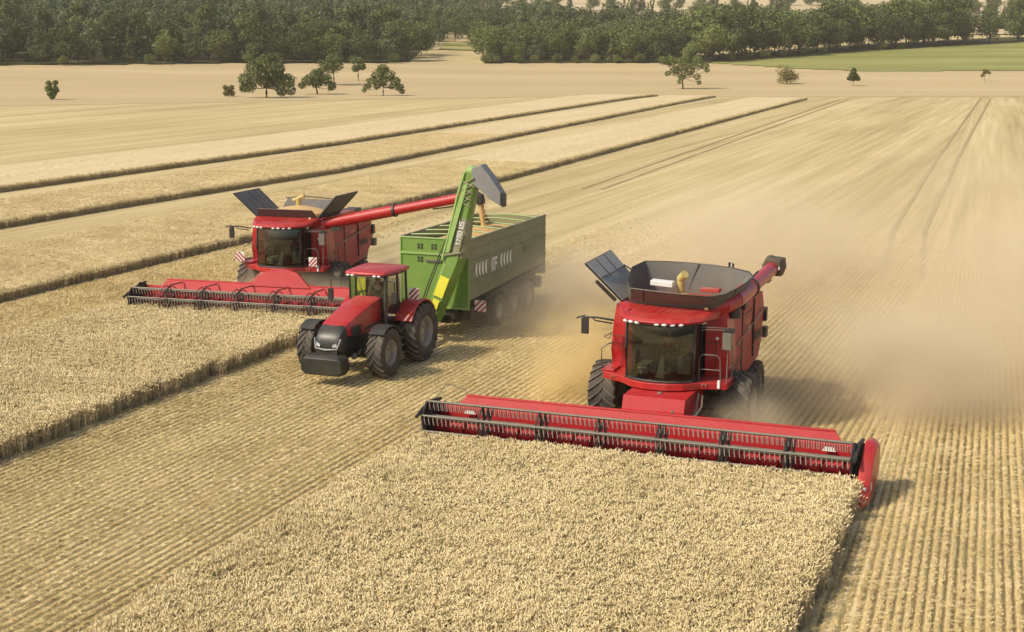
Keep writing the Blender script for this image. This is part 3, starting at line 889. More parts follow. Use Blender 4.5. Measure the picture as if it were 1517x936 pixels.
    d.tube([(xe + .02, hy - .2, 1.45), (xe + .1, hy + .3, 1.75), (xe + .7, hy + .35, 1.62), (xe + 1.0, hy + .1, 1.2)], .018, 5)
    d.build('crop_divider', hd, bevel=.015, label='small pointed divider on the far end of the header')
    # --- reel
    r = MB(DARK, GREYM, TINE, BLACK)
    cy, cz, R = hy - .92 - cfg.get('ry', 0), 1.06 - cfg.get('rz', 0), .50
    r.m = 1
    r.tube([(hx - hw + .1, cy, cz), (hx + hw - .1, cy, cz)], .075, 10)
    ph = rad(cfg.get('phase', 12))
    bat = [(cy + R * math.cos(ph + k * math.pi / 3), cz + R * math.sin(ph + k * math.pi / 3)) for k in range(6)]
    for (by, bz) in bat:
        r.m = 1; r.tube([(hx - hw + .12, by, bz), (hx + hw - .12, by, bz)], .034, 7)
        r.m = 2
        nt_ = int(2 * hw / .135)
        for i in range(nt_):
            xx = hx - hw + .18 + i * (2 * hw - .36) / (nt_ - 1)
            r.tube([(xx, by, bz), (xx, by - .015, bz - .10), (xx + .01, by + .02, bz - .26)], .021, 4, .014)
    nb = cfg.get('bays', 7)
    for i in range(nb + 1):
        xx = hx - hw + .1 + i * (2 * hw - .2) / nb
        r.m = 0
        for k in range(6):
            y0, z0 = bat[k]; y1, z1 = bat[(k + 1) % 6]
            t_ = .045 if i not in (0, nb) else .03
            r.tube([(xx, cy, cz), (xx, y0, z0)], t_, 4)
            r.tube([(xx, y0, z0), (xx, y1, z1)], .026, 4)
            if i not in (0, nb): r.tube([(xx + .16, cy, cz), (xx + .16, y0, z0)], .022, 4)
        if i in (0, nb):
            r.m = 3; sd = -1 if i == 0 else 1
            P = [(y_, z_) for (y_, z_) in bat]
            r.prism([(cy + (q[0] - cy) * .93, cz + (q[1] - cz) * .93) for q in P], xx + sd * .02, xx + sd * .05)
            r.tube([(xx + sd * .09, hy + .1, 1.35), (xx + sd * .09, cy + .2, cz + .38), (xx + sd * .09, cy - .65, cz + .14)], .055, 6)
        else:
            r.m = 0
            r.tube([(xx + .08, hy + .05, 1.42), (xx + .08, cy + .1, cz + .62), (xx + .08, cy - .2, cz + .50)], .03, 5) if cfg.get('hoops') else None
    if cfg.get('hoops'):
        for i in range(1, nb):
            xx = hx - hw + .1 + i * (2 * hw - .2) / nb
            for dx in (-.10, .18):
                r.m = 0; pr = [(xx + dx, cy + .60 * math.cos(q / 14 * 2 * math.pi), cz + .60 * math.sin(q / 14 * 2 * math.pi)) for q in range(15)]
                r.tube(pr, .022, 4, caps=False)
    r.build('reel', hd)
    # white numerals plate and small marks on the back sheet
    pl = MB(WHITE)
    pl.add([(a + .05, hy - .115, 1.02), (a + .40, hy - .115, 1.02), (a + .34, hy - .10, 1.12), (a + .1, hy - .10, 1.12)], [(0, 1, 2, 3)])
    pl.build('sticker', hd); pl = MB(WHITE)
    pl.add([(b - .30, hy - .115, 1.00), (b + .08, hy - .115, 1.00), (b, hy - .10, 1.12), (b - .22, hy - .10, 1.12)], [(0, 1, 2, 3)])
    pl.build('sticker', hd)

    # --- feeder house
    f = MB(REDD if cfg.get('trap') else REDW, GREYM, BLACK)
    fx = cfg.get('fw', 1.0)
    if not cfg.get('trap'):
        f.prism([(hy + .12, .45), (hy + .12, 1.10), (-2.75, 1.30), (-2.60, 1.66), (-.6, 1.68), (-.3, 1.2), (-1.6, .7)], -fx + .25, fx + .10)
        f.prism([(-2.72, 1.14), (-2.74, 1.20), (-2.66, 1.20), (-2.66, 1.14)], -fx + .2, fx + .15)
    else:
        f.m = 0; f.prism([(hy + .12, .45), (hy + .12, 1.30), (-1.0, 1.85), (-.4, 1.95), (-.3, 1.2), (-1.6, .7)], -.75, .75)
    f.m = 1
    f.box((.2, -2.1, 1.66), (.12, .16, .08)); f.box((fx - .1, hy + .6, 1.46), (.08, .1, .07))
    f.tube([(fx + .15, -1.3, 1.55), (fx + .28, -2.2, 1.2), (fx + .2, hy + .3, .9)], .05, 6)
    f.tube([(fx + .25, -1.2, 1.5), (fx + .42, -2.0, 1.35), (fx + .35, hy + .4, 1.0)], .03, 6)
    f.build('feeder_house', root, bevel=.02)
    # --- axle / underbody
    ax = MB(DARK, GREYM)
    ax.box((0, .2, .98), (3.0, .45, .45)); ax.box((0, 3.9, .75), (2.4, .3, .3)); ax.b2(-1.2, 1.2, -.3, 5.6, 1.1, 1.75)
    ax.b2(-1.35, -.9, 1.2, 3.0, .9, 1.5); ax.b2(.9, 1.35, 1.2, 3.0, .9, 1.5)
    ax.build('chassis', root, bevel=.02)
    # --- body
    b_ = MB(RED, REDD, DARK, GREYM)
    # front shoulders beside the cab
    for sd in (-1, 1):
        xo = sd * 1.76; xi = sd * 1.12
        b_.m = 0
        b_.rings([[(xi, -.42, 1.85), (xo * 1.02, -.30, 1.85), (xo * 1.02, .5, 1.85), (xi, .5, 1.85)],
                  [(xi, -.50, 2.4), (xo * 1.04, -.38, 2.5), (xo * 1.04, .5, 2.5), (xi, .5, 2.5)],
                  [(xi, -.50, 3.3), (xo, -.38, 3.3), (xo, .5, 3.3), (xi, .5, 3.3)],
                  [(xi, -.42, 3.88), (xo * .96, -.34, 3.88), (xo * .96, .5, 3.88), (xi, .5, 3.88)]], smooth=False)
    b_.m = 0
    b_.b2(-1.66, 1.66, .48, 3.3, 1.75, 3.94)
    # long side panels sloping down to the rear
    for sd in (-1, 1):
        b_.m = 1
        xs_ = sd * 1.70
        b_.add([(xs_, .45, 1.55), (xs_, .45, 3.86), (xs_, 3.2, 3.80), (xs_ * .98, 5.0, 3.62), (xs_ * .96, 5.45, 3.1), (xs_ * .95, 5.35, 2.0), (xs_, 4.4, 1.55), (xs_, 2.6, 1.40),
                (xs_ * .9, .45, 1.55), (xs_ * .9, .45, 3.86), (xs_ * .9, 3.2, 3.80), (xs_ * .88, 5.0, 3.62), (xs_ * .86, 5.45, 3.1), (xs_ * .85, 5.35, 2.0), (xs_ * .9, 4.4, 1.55), (xs_ * .9, 2.6, 1.40)],
               [tuple(range(8)), tuple(range(15, 7, -1))] + [(i, i + 8, (i + 1) % 8 + 8, (i + 1) % 8) for i in range(8)])
        b_.m = 3
        b_.add([(xs_ * 1.012, .7, 2.52), (xs_ * 1.012, 5.3, 2.98), (xs_ * 1.012, 5.3, 3.04), (xs_ * 1.012, .7, 2.60)], [(0, 1, 2, 3)])
        b_.m = 2
        b_.b2(xs_ * 1.01, xs_ * .97, 1.9, 1.94, 1.6, 3.7); b_.b2(xs_ * 1.01, xs_ * .97, 3.6, 3.64, 1.7, 3.6)
    b_.m = 1; b_.b2(-1.45, 1.45, 3.3, 5.1, 1.8, 3.5)
    b_.m = 2
    b_.b2(-1.3, 1.3, 3.4, 4.9, 3.5, 3.78)                       # engine deck and screens
    b_.b2(1.05, 1.62, 3.0, 4.2, 3.6, 3.95)
    b_.prism([(5.1, 1.2), (5.1, 2.9), (5.9, 2.7), (6.2, 2.0), (5.9, 1.2)], -1.2, 1.2)   # straw hood
    b_.box((1.15, 6.1, 2.3), (.35, .5, .6)); b_.box((1.6, 5.55, 2.75), (.25, .25, .45)); b_.box((1.5, 5.8, 2.1), (.4, .3, .35))
    # panel seams, latches and vents
    for sd in (-1, 1):
        b_.m = 2
        b_.b2(sd * 1.15, sd * 1.74, -.512, -.50, 2.93, 2.95); b_.b2(sd * 1.43, sd * 1.45, -.515, -.48, 1.95, 2.93)
        for k in range(6): b_.b2(sd * 1.705, sd * 1.73, 3.75 + k * .17, 3.85 + k * .17, 2.2, 2.45)
        b_.b2(sd * 1.70, sd * 1.725, .6, 1.7, 2.0, 2.02); b_.b2(sd * 1.70, sd * 1.725, 2.2, 3.4, 3.3, 3.32)
        b_.m = 3
        for (yy, zz) in ((.75, 2.35), (1.75, 2.35), (2.15, 3.0), (3.45, 2.1)): b_.box((sd * 1.725, yy, zz), (.03, .07, .05))
    b_.build('body', root, bevel=.03)
    # --- cab floor, sill, platform
    s_ = MB(RED, GREYM, DARK)
    sill = [(-1.9, -.2), (-1.9, -.95), (-1.2, -1.35), (-.8, -1.75), (-.35, -1.93), (.35, -1.93), (.8, -1.75), (1.2, -1.35), (1.95, -1.15), (1.95, -.2)]
    s_.prismz(sill, 1.70, 1.90)
    s_.mat(GREYM)
    for x_ in (-1.55, -1.45, 1.15, 1.27, 1.37): s_.box((x_, -1.34 if x_ > 0 else -1.22, 1.83), (.05, .05, .07))
    s_.m = 0
    s_.b2(-1.95, -1.55, -.95, -.2, 1.90, 1.98)
    s_.mat(WHITE); s_.box((1.72, -1.22, 1.86), (.09, .04, .26))
    s_.build('platform', root, bevel=.02)
    # --- cab shell: pillars, back wall, glass
    front = [(-1.02, -1.42), (-.72, -1.66), (-.36, -1.78), (0, -1.82), (.36, -1.78), (.72, -1.66), (1.02, -1.42)]
    c = MB(BLACK, CABIN)
    zt = 3.66
    for sd in (-1, 1):
        c.tube([(sd * 1.02, -1.42, 1.9), (sd * 1.04, -1.46, 2.8), (sd * 1.02, -1.40, zt)], .045, 6)
        c.b2(sd * 1.06, sd * .98, .02, .12, 1.9, zt)
        c.b2(sd * 1.05, sd * 1.0, -.62, -.54, 1.9, zt)
        c.b2(sd * 1.06, sd * 1.0, -1.42, .1, zt - .06, zt); c.b2(sd * 1.06, sd * 1.0, -1.42, .1, 1.9, 1.97)
    c.tube([(q[0], q[1], 1.93) for q in front], .04, 6); c.tube([(q[0], q[1] + .02, zt - .03) for q in front], .04, 6)
    c.m = 1; c.b2(-1.0, 1.0, .1, .2, 1.9, zt); c.prismz([(q[0] * .97, q[1] + .03) for q in front] + [(1.0, .1), (-1.0, .1)], 1.905, 1.93)
    cb = c.build('cab', root, bevel=.01)
    g_ = MB(GLASSD)
    n = len(front)
    g_.rings([[(q[0] * .985, q[1] + .01, 1.96) for q in front], [(q[0], q[1] - .03, 2.8) for q in front], [(q[0] * .985, q[1] + .03, zt - .05) for q in front]], caps=False) if False else None
    vs = []
    for (zz, k, dy) in ((1.96, .985, .01), (2.4, 1, -.02), (2.9, 1, -.03), (3.3, 1, -.01), (zt - .05, .985, .03)):
        vs += [(q[0] * k, q[1] + dy, zz) for q in front]
    g_.add(vs, [(j * n + i, j * n + i + 1, (j + 1) * n + i + 1, (j + 1) * n + i) for j in range(4) for i in range(n - 1)], True)
    g_.build('windscreen', cb)
    for sd in (-1, 1):
        g_ = MB(GLASSD); g_.add([(sd * 1.035, -1.36, 1.97), (sd * 1.035, .02, 1.97), (sd * 1.035, .02, zt - .06), (sd * 1.035, -1.36, zt - .06)], [(0, 1, 2, 3)])
        g_.build('side_window', cb)
    # interior
    i_ = MB(SEATM, CONS, DARK, GREYM)
    i_.b2(-.28, .28, -.55, -.05, 2.25, 2.40); i_.prism([(-.12, 2.4), (-.02, 3.15), (.08, 3.15), (.0, 2.35)], -.26, .26); i_.b2(-.2, .2, -.4, -.1, 1.93, 2.25)
    i_.b2(-.14, .14, -.04, .04, 3.13, 3.32)
    i_.build('driver_seat', cb, bevel=.03)
    i_ = MB(CONS, DARK, GREYM)
    i_.rings([[(-.16, -1.35, 1.93), (.10, -1.35, 1.93), (.10, -1.15, 1.93), (-.16, -1.15, 1.93)], [(-.05, -1.08, 2.55), (.02, -1.08, 2.55), (.02, -1.0, 2.55), (-.05, -1.0, 2.55)]], smooth=False)
    i_.m = 1; i_.tube([(-.015 + .19 * math.cos(q * math.pi / 8), -1.02 + .15 * math.sin(q * math.pi / 8), 2.62 + .09 * math.sin(q * math.pi / 8)) for q in range(17)], .018, 6)
    i_.build('steering_column', cb, bevel=.01)
    i_ = MB(CONS, DARK, LAMP)
    i_.b2(.38, .78, -.9, -.1, 2.0, 2.5); i_.m = 1; i_.box((.62, -.95, 2.75), (.30, .05, .24), (rad(-15), 0, 0)); i_.tube([(.6, -.9, 2.3), (.62, -.95, 2.7)], .02, 5)
    i_.build('armrest_console', cb, bevel=.02); i_ = MB(CONS, DARK, LAMP)
    i_.m = 0; i_.b2(-.85, -.50, -1.0, -.3, 1.93, 2.22); i_.m = 2; i_.box((-.66, -1.02, 2.12), (.24, .03, .05)); i_.box((-.62, -1.02, 2.02), (.1, .03, .03))
    i_.build('cooler_box', cb, bevel=.02)
    # roof with visor and lamps
    rf = MB(RED, BLACK)
    vis = [(-1.25, -1.45), (-.95, -1.85), (-.5, -2.06), (0, -2.12), (.5, -2.06), (.95, -1.85), (1.25, -1.45)]
    back = [(1.55, -.42), (-1.55, -.42)]
    rf.rings([[(q[0] * .96, q[1] + .05, 3.67) for q in vis] + [(q[0], q[1], 3.67) for q in back],
              [(q[0], q[1], 3.74) for q in vis] + [(q[0], q[1], 3.80) for q in back],
              [(q[0] * .97, q[1] + .12, 3.82) for q in vis] + [(q[0], q[1], 3.95) for q in back],
              [(q[0] * .8, q[1] * .75 , 3.90) for q in vis] + [(q[0] * .98, q[1], 3.99) for q in back]], smooth=False)
    for i in range(9):
        x_ = -.95 + i * .24
        rf.tube([(x_ - .1, -1.55 + abs(x_) * .25, 3.885), (x_ + .10, -.6, 3.975)], .022, 4)
    rf.mat(BLACK); rf.prismz([(q[0] * .93, q[1] + .10) for q in vis] + [(1.0, -1.2), (-1.0, -1.2)], 3.60, 3.67)
    ro = rf.build('roof', cb, bevel=.02)
    for (x_, y_) in ((-.95, -1.82), (-.76, -1.93), (-.55, -2.01), (.05, -2.09), (.27, -2.07), (.50, -2.02), (.72, -1.93)):
        l = MB(LAMP, BLACK); l.sphere((x_, y_ + .03, 3.685), .09, 10, (1, .55, .55)); l.m = 1; l.b2(x_ - .08, x_ + .08, y_ + .04, y_ + .12, 3.65, 3.72)
        l.build('work_lamp', ro)
    for x_ in (1.18,):
        l = MB(ORANGE, LAMP); l.b2(x_ - .05, x_ + .05, -.75, -.65, 3.82, 4.02); l.build('beacon', ro, bevel=.01); l = MB(LAMP); l.sphere((x_ - .02, -.98, 3.66), .11, 8); l.build('work_lamp', ro)
    l = MB(LAMP); l.sphere((1.48, -.52, 3.08), .05, 8, (1, .4, 1)); l.build('side_lamp', root)
    # mirrors
    m_ = MB(BLACK, GREYM)
    m_.tube([(-1.55, -1.0, 3.50), (-2.05, -1.15, 3.58), (-2.52, -1.05, 3.55)], .035, 6); m_.tube([(-1.6, -1.0, 3.40), (-2.1, -1.15, 3.48), (-2.2, -1.12, 3.56)], .025, 6)
    m_.box((-2.45, -1.05, 3.28), (.22, .09, .48)); m_.tube([(-2.45, -1.05, 3.60), (-2.72, -1.05, 3.50)], .03, 5)
    m_.build('mirror', root, bevel=.02)
    m_ = MB(GREYM, BLACK)
    m_.tube([(1.2, -1.35, 3.48), (1.95, -1.15, 3.48)], .018, 6); m_.tube([(1.2, -1.35, 3.56), (1.95, -1.15, 3.54)], .014, 6)
    m_.m = 0; m_.box((1.92, -1.15, 3.15), (.26, .12, .50)); m_.m = 1; m_.box((1.96, -1.10, 3.46), (.32, .18, .12))
    m_.build('mirror', root, bevel=.02)
    # handrails and ladder on the open side, rail on the far side
    hr = MB(GREYM)
    for (x0, x1) in ((1.12, 1.74),):
        hr.tube([(x0, -1.22, 1.9), (x0, -1.22, 2.62), (x0 + .1, -1.22, 2.72), (x1 - .1, -1.2, 2.72), (x1, -1.2, 2.6), (x1 + .02, -1.18, 1.9)], .018, 6)
        hr.tube([(x0, -1.22, 2.28), (x1, -1.2, 2.28)], .014, 6)
    hr.tube([(1.92, -1.1, 1.9), (1.93, -1.05, 2.9), (1.93, -.5, 2.9), (1.92, -.4, 1.9)], .018, 6)
    hr.tube([(1.92, -1.1, 2.3), (1.95, -.3, 2.3), (2.1, .1, 1.6)], .016, 6)
    hr.build('handrail', root)
    hr = MB(GREYM)
    hr.tube([(-1.9, -.9, 1.95), (-1.92, -1.05, 2.2), (-1.92, -1.05, 2.62), (-1.75, -.95, 2.75), (-1.7, -.5, 2.72)], .02, 6)
    hr.tube([(-1.76, -.5, 3.02), (-1.96, -.7, 2.92), (-1.78, -.75, 2.88), (-1.76, -.5, 3.02)], .018, 5)
    hr.build('handrail', root, label='bent grab rail on the far side of the cab')
    ld = MB(REDD, GREYM)
    for k in range(5):
        z = 1.75 - k * .30; x_ = 2.02 + k * .05
        ld.m = 0; ld.box((x_ + .08, -.2 + .4, z), (.16, .42, .035)); 
    ld.m = 1
    for yy in (.0, .42): ld.tube([(2.0, yy, 2.5), (2.0, yy, 1.75), (2.3, yy, .45)], .02, 5)
    ld.build('ladder', root)
    # --- wheels
    wheel(root, -2.05, .25, .99, .92, -1); wheel(root, 2.05, .25, .99, .92, 1)
    wheel(root, -1.6, 3.9, .76, .60, -1, nl=16); wheel(root, 1.62, 3.9, .76, .60, 1, nl=16)
    # --- grain tank
    T = cfg['tank'](root)
    cfg['auger'](root)
    return root

def tank_open(root):
    """tarp funnel with one stiff lid standing up at the far side"""
    t = MB(TARP, DARK)
    base = [(-1.45, -.38, 3.96), (-.6, -.48, 3.96), (.6, -.55, 3.96), (1.5, -.50, 3.96), (1.62, .3, 3.96), (1.62, 1.7, 3.96), (.6, 1.95, 3.96), (-.6, 1.95, 3.96), (-1.45, 1.7, 3.96)]
    top = [(-1.25, -1.05, 4.52), (-.4, -1.20, 4.50), (.7, -1.30, 4.46), (1.60, -1.05, 4.40), (2.10, -.05, 4.62), (2.25, 1.15, 4.80), (1.1, 2.0, 4.84), (-.5, 2.1, 4.88), (-1.75, 1.75, 4.88)]
    mid = [tuple((Vector(a) * .5 + Vector(b) * .5 + Vector((0, 0, -.07)))) for a, b in zip(base, top)]
    def cut(P):
        out = []
        for i in range(len(P)):
            a, b = Vector(P[i]), Vector(P[(i + 1) % len(P)]); out += [a.lerp(b, .25), a.lerp(b, .75)]
        return [tuple(q) for q in out]
    b0, t0_ = base, top
    base, top, mid = cut(base), cut(top), cut(mid)
    n = len(base)
    inn = [tuple(Vector(p) * .985 + Vector((0, .01, .065))) for p in top]
    rb = [(p[0] * .96, p[1] * .96 + .02, p[2] - .3) for p in base]
    t.rings([base, mid, top, inn, [(p[0] * .97, p[1] * .97 + .02, p[2] + .03) for p in mid], rb], caps=False)
    # ribs sewn in the tarp and the rim wire
    t.m = 1
    t.tube([Vector(p) for p in top] + [Vector(top[0])], .025, 6)
    for i in (1, 7, 14, 16): t.tube([Vector(base[i]), Vector(mid[i]), Vector(top[i])], .022, 5)
    t.tube([(-.15, 1.93, 3.75), (.25, 2.02, 4.86)], .03, 5); t.tube([(1.25, 1.8, 3.75), (1.22, 1.96, 4.98), (1.35, 1.9, 4.95), (1.38, 1.7, 3.8)], .035, 6)
    t.tube([(1.5, -.52, 4.0), (1.66, .2, 4.12), (2.28, 1.2, 4.88)], .03, 5)
    tk = t.build('grain_tank_extension', root)
    l = MB(DARK, TARPL, GREYM)
    a, b, c, d = (-1.50, -.45, 4.0), (-1.50, 1.75, 4.0), (-2.52, 1.60, 5.18), (-2.52, -.85, 5.12)
    l.m = 1; l.sheet(a, b, c, d, .05)
    l.m = 0
    for (p, q) in ((a, b), (b, c), (c, d), (d, a)): l.tube([p, q], .035, 6)
    for f in (.33, .66):
        p = Vector(a).lerp(Vector(b), f); q = Vector(d).lerp(Vector(c), f); l.tube([p.lerp(q, .55) + Vector((.04, 0, .03)), q + Vector((.04, 0, .03))], .018, 4)
    p0 = Vector(a).lerp(Vector(d), .62); p1 = Vector(b).lerp(Vector(c), .62)
    l.m = 2; l.tube([p0 + Vector((.06, 0, .02)), p0.lerp(p1, .5) + Vector((.12, 0, .02)), p1 + Vector((.06, 0, .02)), Vector((-1.35, 1.7, 4.35))], .03, 5)
    l.m = 0; l.tube([Vector((-1.66, -.55, 4.02)), Vector((-2.2, -.8, 4.62))], .06, 5)
    l.build('tank_lid', root)
    g = MB(GRAIN)
    g.rings([[(1.35 * math.cos(q * math.pi / 8) * k, .85 + 1.0 * math.sin(q * math.pi / 8) * k, z) for q in range(16)] for (k, z) in ((1.12, 3.74), (.8, 3.84), (.45, 3.98), (.2, 4.08), (.04, 4.12))])
    g.build('grain_heap', root)
    f = MB(YELLOW, WHITE, REDD)
    f.mats[0] = pb('worn_yellow_paint', (0.55, 0.42, 0.14), 0.6, dust=.3)
    f.m = 0; f.tube([(-.05, 1.0, 4.1), (-.05, .95, 4.60)], .12, 10); f.tube([(-.05, .95, 4.55), (.12, .80, 4.72)], .13, 10); f.build('fill_auger', root)
    f = MB(WHITE); f.box((-.55, .7, 4.42), (.7, .35, .16), (0, .05, 0)); f.build('tank_cover_plate', root, bevel=.02, label='white plate lying across the open tank')
    f = MB(REDD); f.box((.95, .7, 4.3), (.6, .3, .12)); f.build('cross_auger_cover', root, bevel=.02)
def auger_folded(root):
    a = MB(RED, DARK, BLACK)
    a.m = 0
    a.tube([(1.30, -.32, 3.95), (1.62, -.25, 4.05), (1.80, .25, 4.12)], .27, 16)
    a.tube([(1.80, .2, 4.12), (1.88, 2.0, 4.22)], .27, 18); a.tube([(1.88, 2.0, 4.22), (1.95, 5.0, 4.38)], .23, 18)
    a.m = 1; a.tube([(1.875, 1.95, 4.22), (1.88, 2.06, 4.22)], .31, 18); a.box((1.85, 1.2, 3.82), (.2, .35, .25)); a.box((1.98, 4.2, 4.12), (.15, .5, .12))
    a.m = 1; a.tube([(1.80, .2, 3.6), (1.80, .2, 4.0)], .2, 10)
    o = a.build('unloading_auger', root)
    s = MB(pb('brown_spout_rubber', (0.085, 0.058, 0.035), 0.7, dust=.25), DARK, WHITE)
    s.rings([[(1.97 + x * k, 5.0 + dy, 4.38 + z * k) for (x, z) in ((-.26, -.22), (.22, -.22), (.30, 0), (.26, .26), (-.2, .3), (-.32, .05))] for (k, dy) in ((.95, -.15), (1.2, .1), (1.2, .5), (.8, .7))], smooth=False)
    s.m = 1; s.tube([(1.9, 5.2, 4.6), (1.9, 5.2, 4.8)], .03, 5); s.m = 2; s.box((2.22, 4.8, 4.42), (.04, .12, .1))
    s.build('spout', o, bevel=.02)

def tank_two_lids(root):
    t = MB(TARPD, DARK)
    t.sheet((-1.45, -.42, 3.95), (1.45, -.42, 3.95), (1.30, -.75, 4.36), (-1.30, -.75, 4.36), .03)
    t.sheet((1.45, 1.95, 3.95), (-1.45, 1.95, 3.95), (-1.2, 2.2, 4.50), (1.2, 2.2, 4.50), .03)
    t.m = 1; t.tube([(-1.3, 2.2, 4.52), (-.4, 2.2, 4.62), (.2, 2.2, 4.60), (1.3, 2.2, 4.52)], .03, 5)
    t.build('grain_tank_extension', root)
    for sd in (-1, 1):
        l = MB(TARPD, DARK, GREYM)
        a, b, c, d = (sd * 1.45, -.5, 3.95), (sd * 1.45, 1.9, 3.95), (sd * 2.45, 1.75, 4.95), (sd * 2.45, -.75, 4.98)
        l.sheet(a, b, c, d, .05 * -sd)
        l.m = 1
        for (p, q) in ((a, b), (b, c), (c, d), (d, a)): l.tube([p, q], .03, 6)
        for f in (.25, .5, .75):
            p = Vector(a).lerp(Vector(b), f); q = Vector(d).lerp(Vector(c), f); l.tube([p.lerp(q, .1) + Vector((-sd * .05, 0, .02)), q + Vector((-sd * .05, 0, .02))], .016, 4)
        l.build('tank_lid', root)
    g = MB(GRAIN)
    g.rings([[(1.45 * math.cos(q * math.pi / 8) * k, .8 + 1.15 * math.sin(q * math.pi / 8) * k, z) for q in range(16)] for (k, z) in ((1.0, 3.8), (.95, 4.08), (.6, 4.24), (.25, 4.33), (.04, 4.36))])
    g.build('grain_heap', root)
    f = MB(pb('worn_yellow_paint', (0.55, 0.42, 0.14), 0.6, dust=.3))
    f.tube([(-.1, 1.0, 4.1), (-.1, .95, 4.62)], .12, 8); f.tube([(-.35, .95, 4.55), (.2, .95, 4.78)], .09, 8)
    f.build('fill_auger', root)
def auger_out(root):
    a = MB(RED, DARK, BLACK)
    e = Vector(AUG_END)
    s0 = Vector((1.75, -.1, 3.72)); d = (e - s0)
    a.m = 0; a.tube([(1.35, .0, 3.6), s0], .25, 14)
    a.tube([s0, s0 + d * .45], .25, 18); a.tube([s0 + d * .45, s0 + d * .93], .215, 18)
    a.m = 1; a.tube([s0 + d * .445, s0 + d * .46], .28, 18); a.tube([s0 + d * .90, s0 + d * .915], .24, 14)
    a.m = 0; 
    a.m = 1; a.tube([s0 + d * .70 + Vector((0, 0, -.25)), s0 + d * .82 + Vector((0, 0, -.30)), s0 + d * .88 + Vector((0, 0, -.2))], .03, 5)
    a.box(s0 + d * .06 + Vector((0, 0, -.3)), (.4, .3, .2))
    o = a.build('unloading_auger', root)
    s = MB(BLACK, DARK)
    q = s0 + d * .93
    s.tube([q, q + d * .04 + Vector((0, 0, 0)), e + Vector((0, 0, -.12)), e + Vector((.05, 0, -.42))], .23, 12, .19)
    s.build('spout', o)
C1 = combine('nearer red combine with grey tank tarp spread and its auger folded back', -11.0, 41.4, 0.0,
             dict(hx=.12, hw=6.13, hy=-3.9, top=(-5.2, 5.5), shield=True, phase=-17, bays=7, tank=tank_open, auger=auger_folded))
# the farther machine: auger end given in its own frame, over the trailer
_h2 = rad(5.4)
_p2 = Wp(-32.45, 55.9)
_a2 = -AZ + _h2
def to_local2(w):
    d = Vector(w) - Vector((_p2.x, _p2.y, 0))
    return (d.x * math.cos(-_a2) - d.y * math.sin(-_a2), d.x * math.sin(-_a2) + d.y * math.cos(-_a2), d.z)
AUG_END = to_local2((-1.35, 60.6, 5.30))
C2 = combine('farther red combine with two raised tank lids unloading through its long auger', -32.45, 55.9, _h2,
             dict(hx=-.30, hw=5.05, hy=-3.75, top=(-4.35, 4.5), shield=False, phase=-17, bays=6, ry=.20, rz=.22, dz=.22, hoops=True, trap=True, fw=.8, tank=tank_two_lids, auger=auger_out))
board(C2, (-1.98, -1.25, 2.25), .42, .42, -1); board(C2, (1.52, -1.28, 2.15), .38, .42, 1)

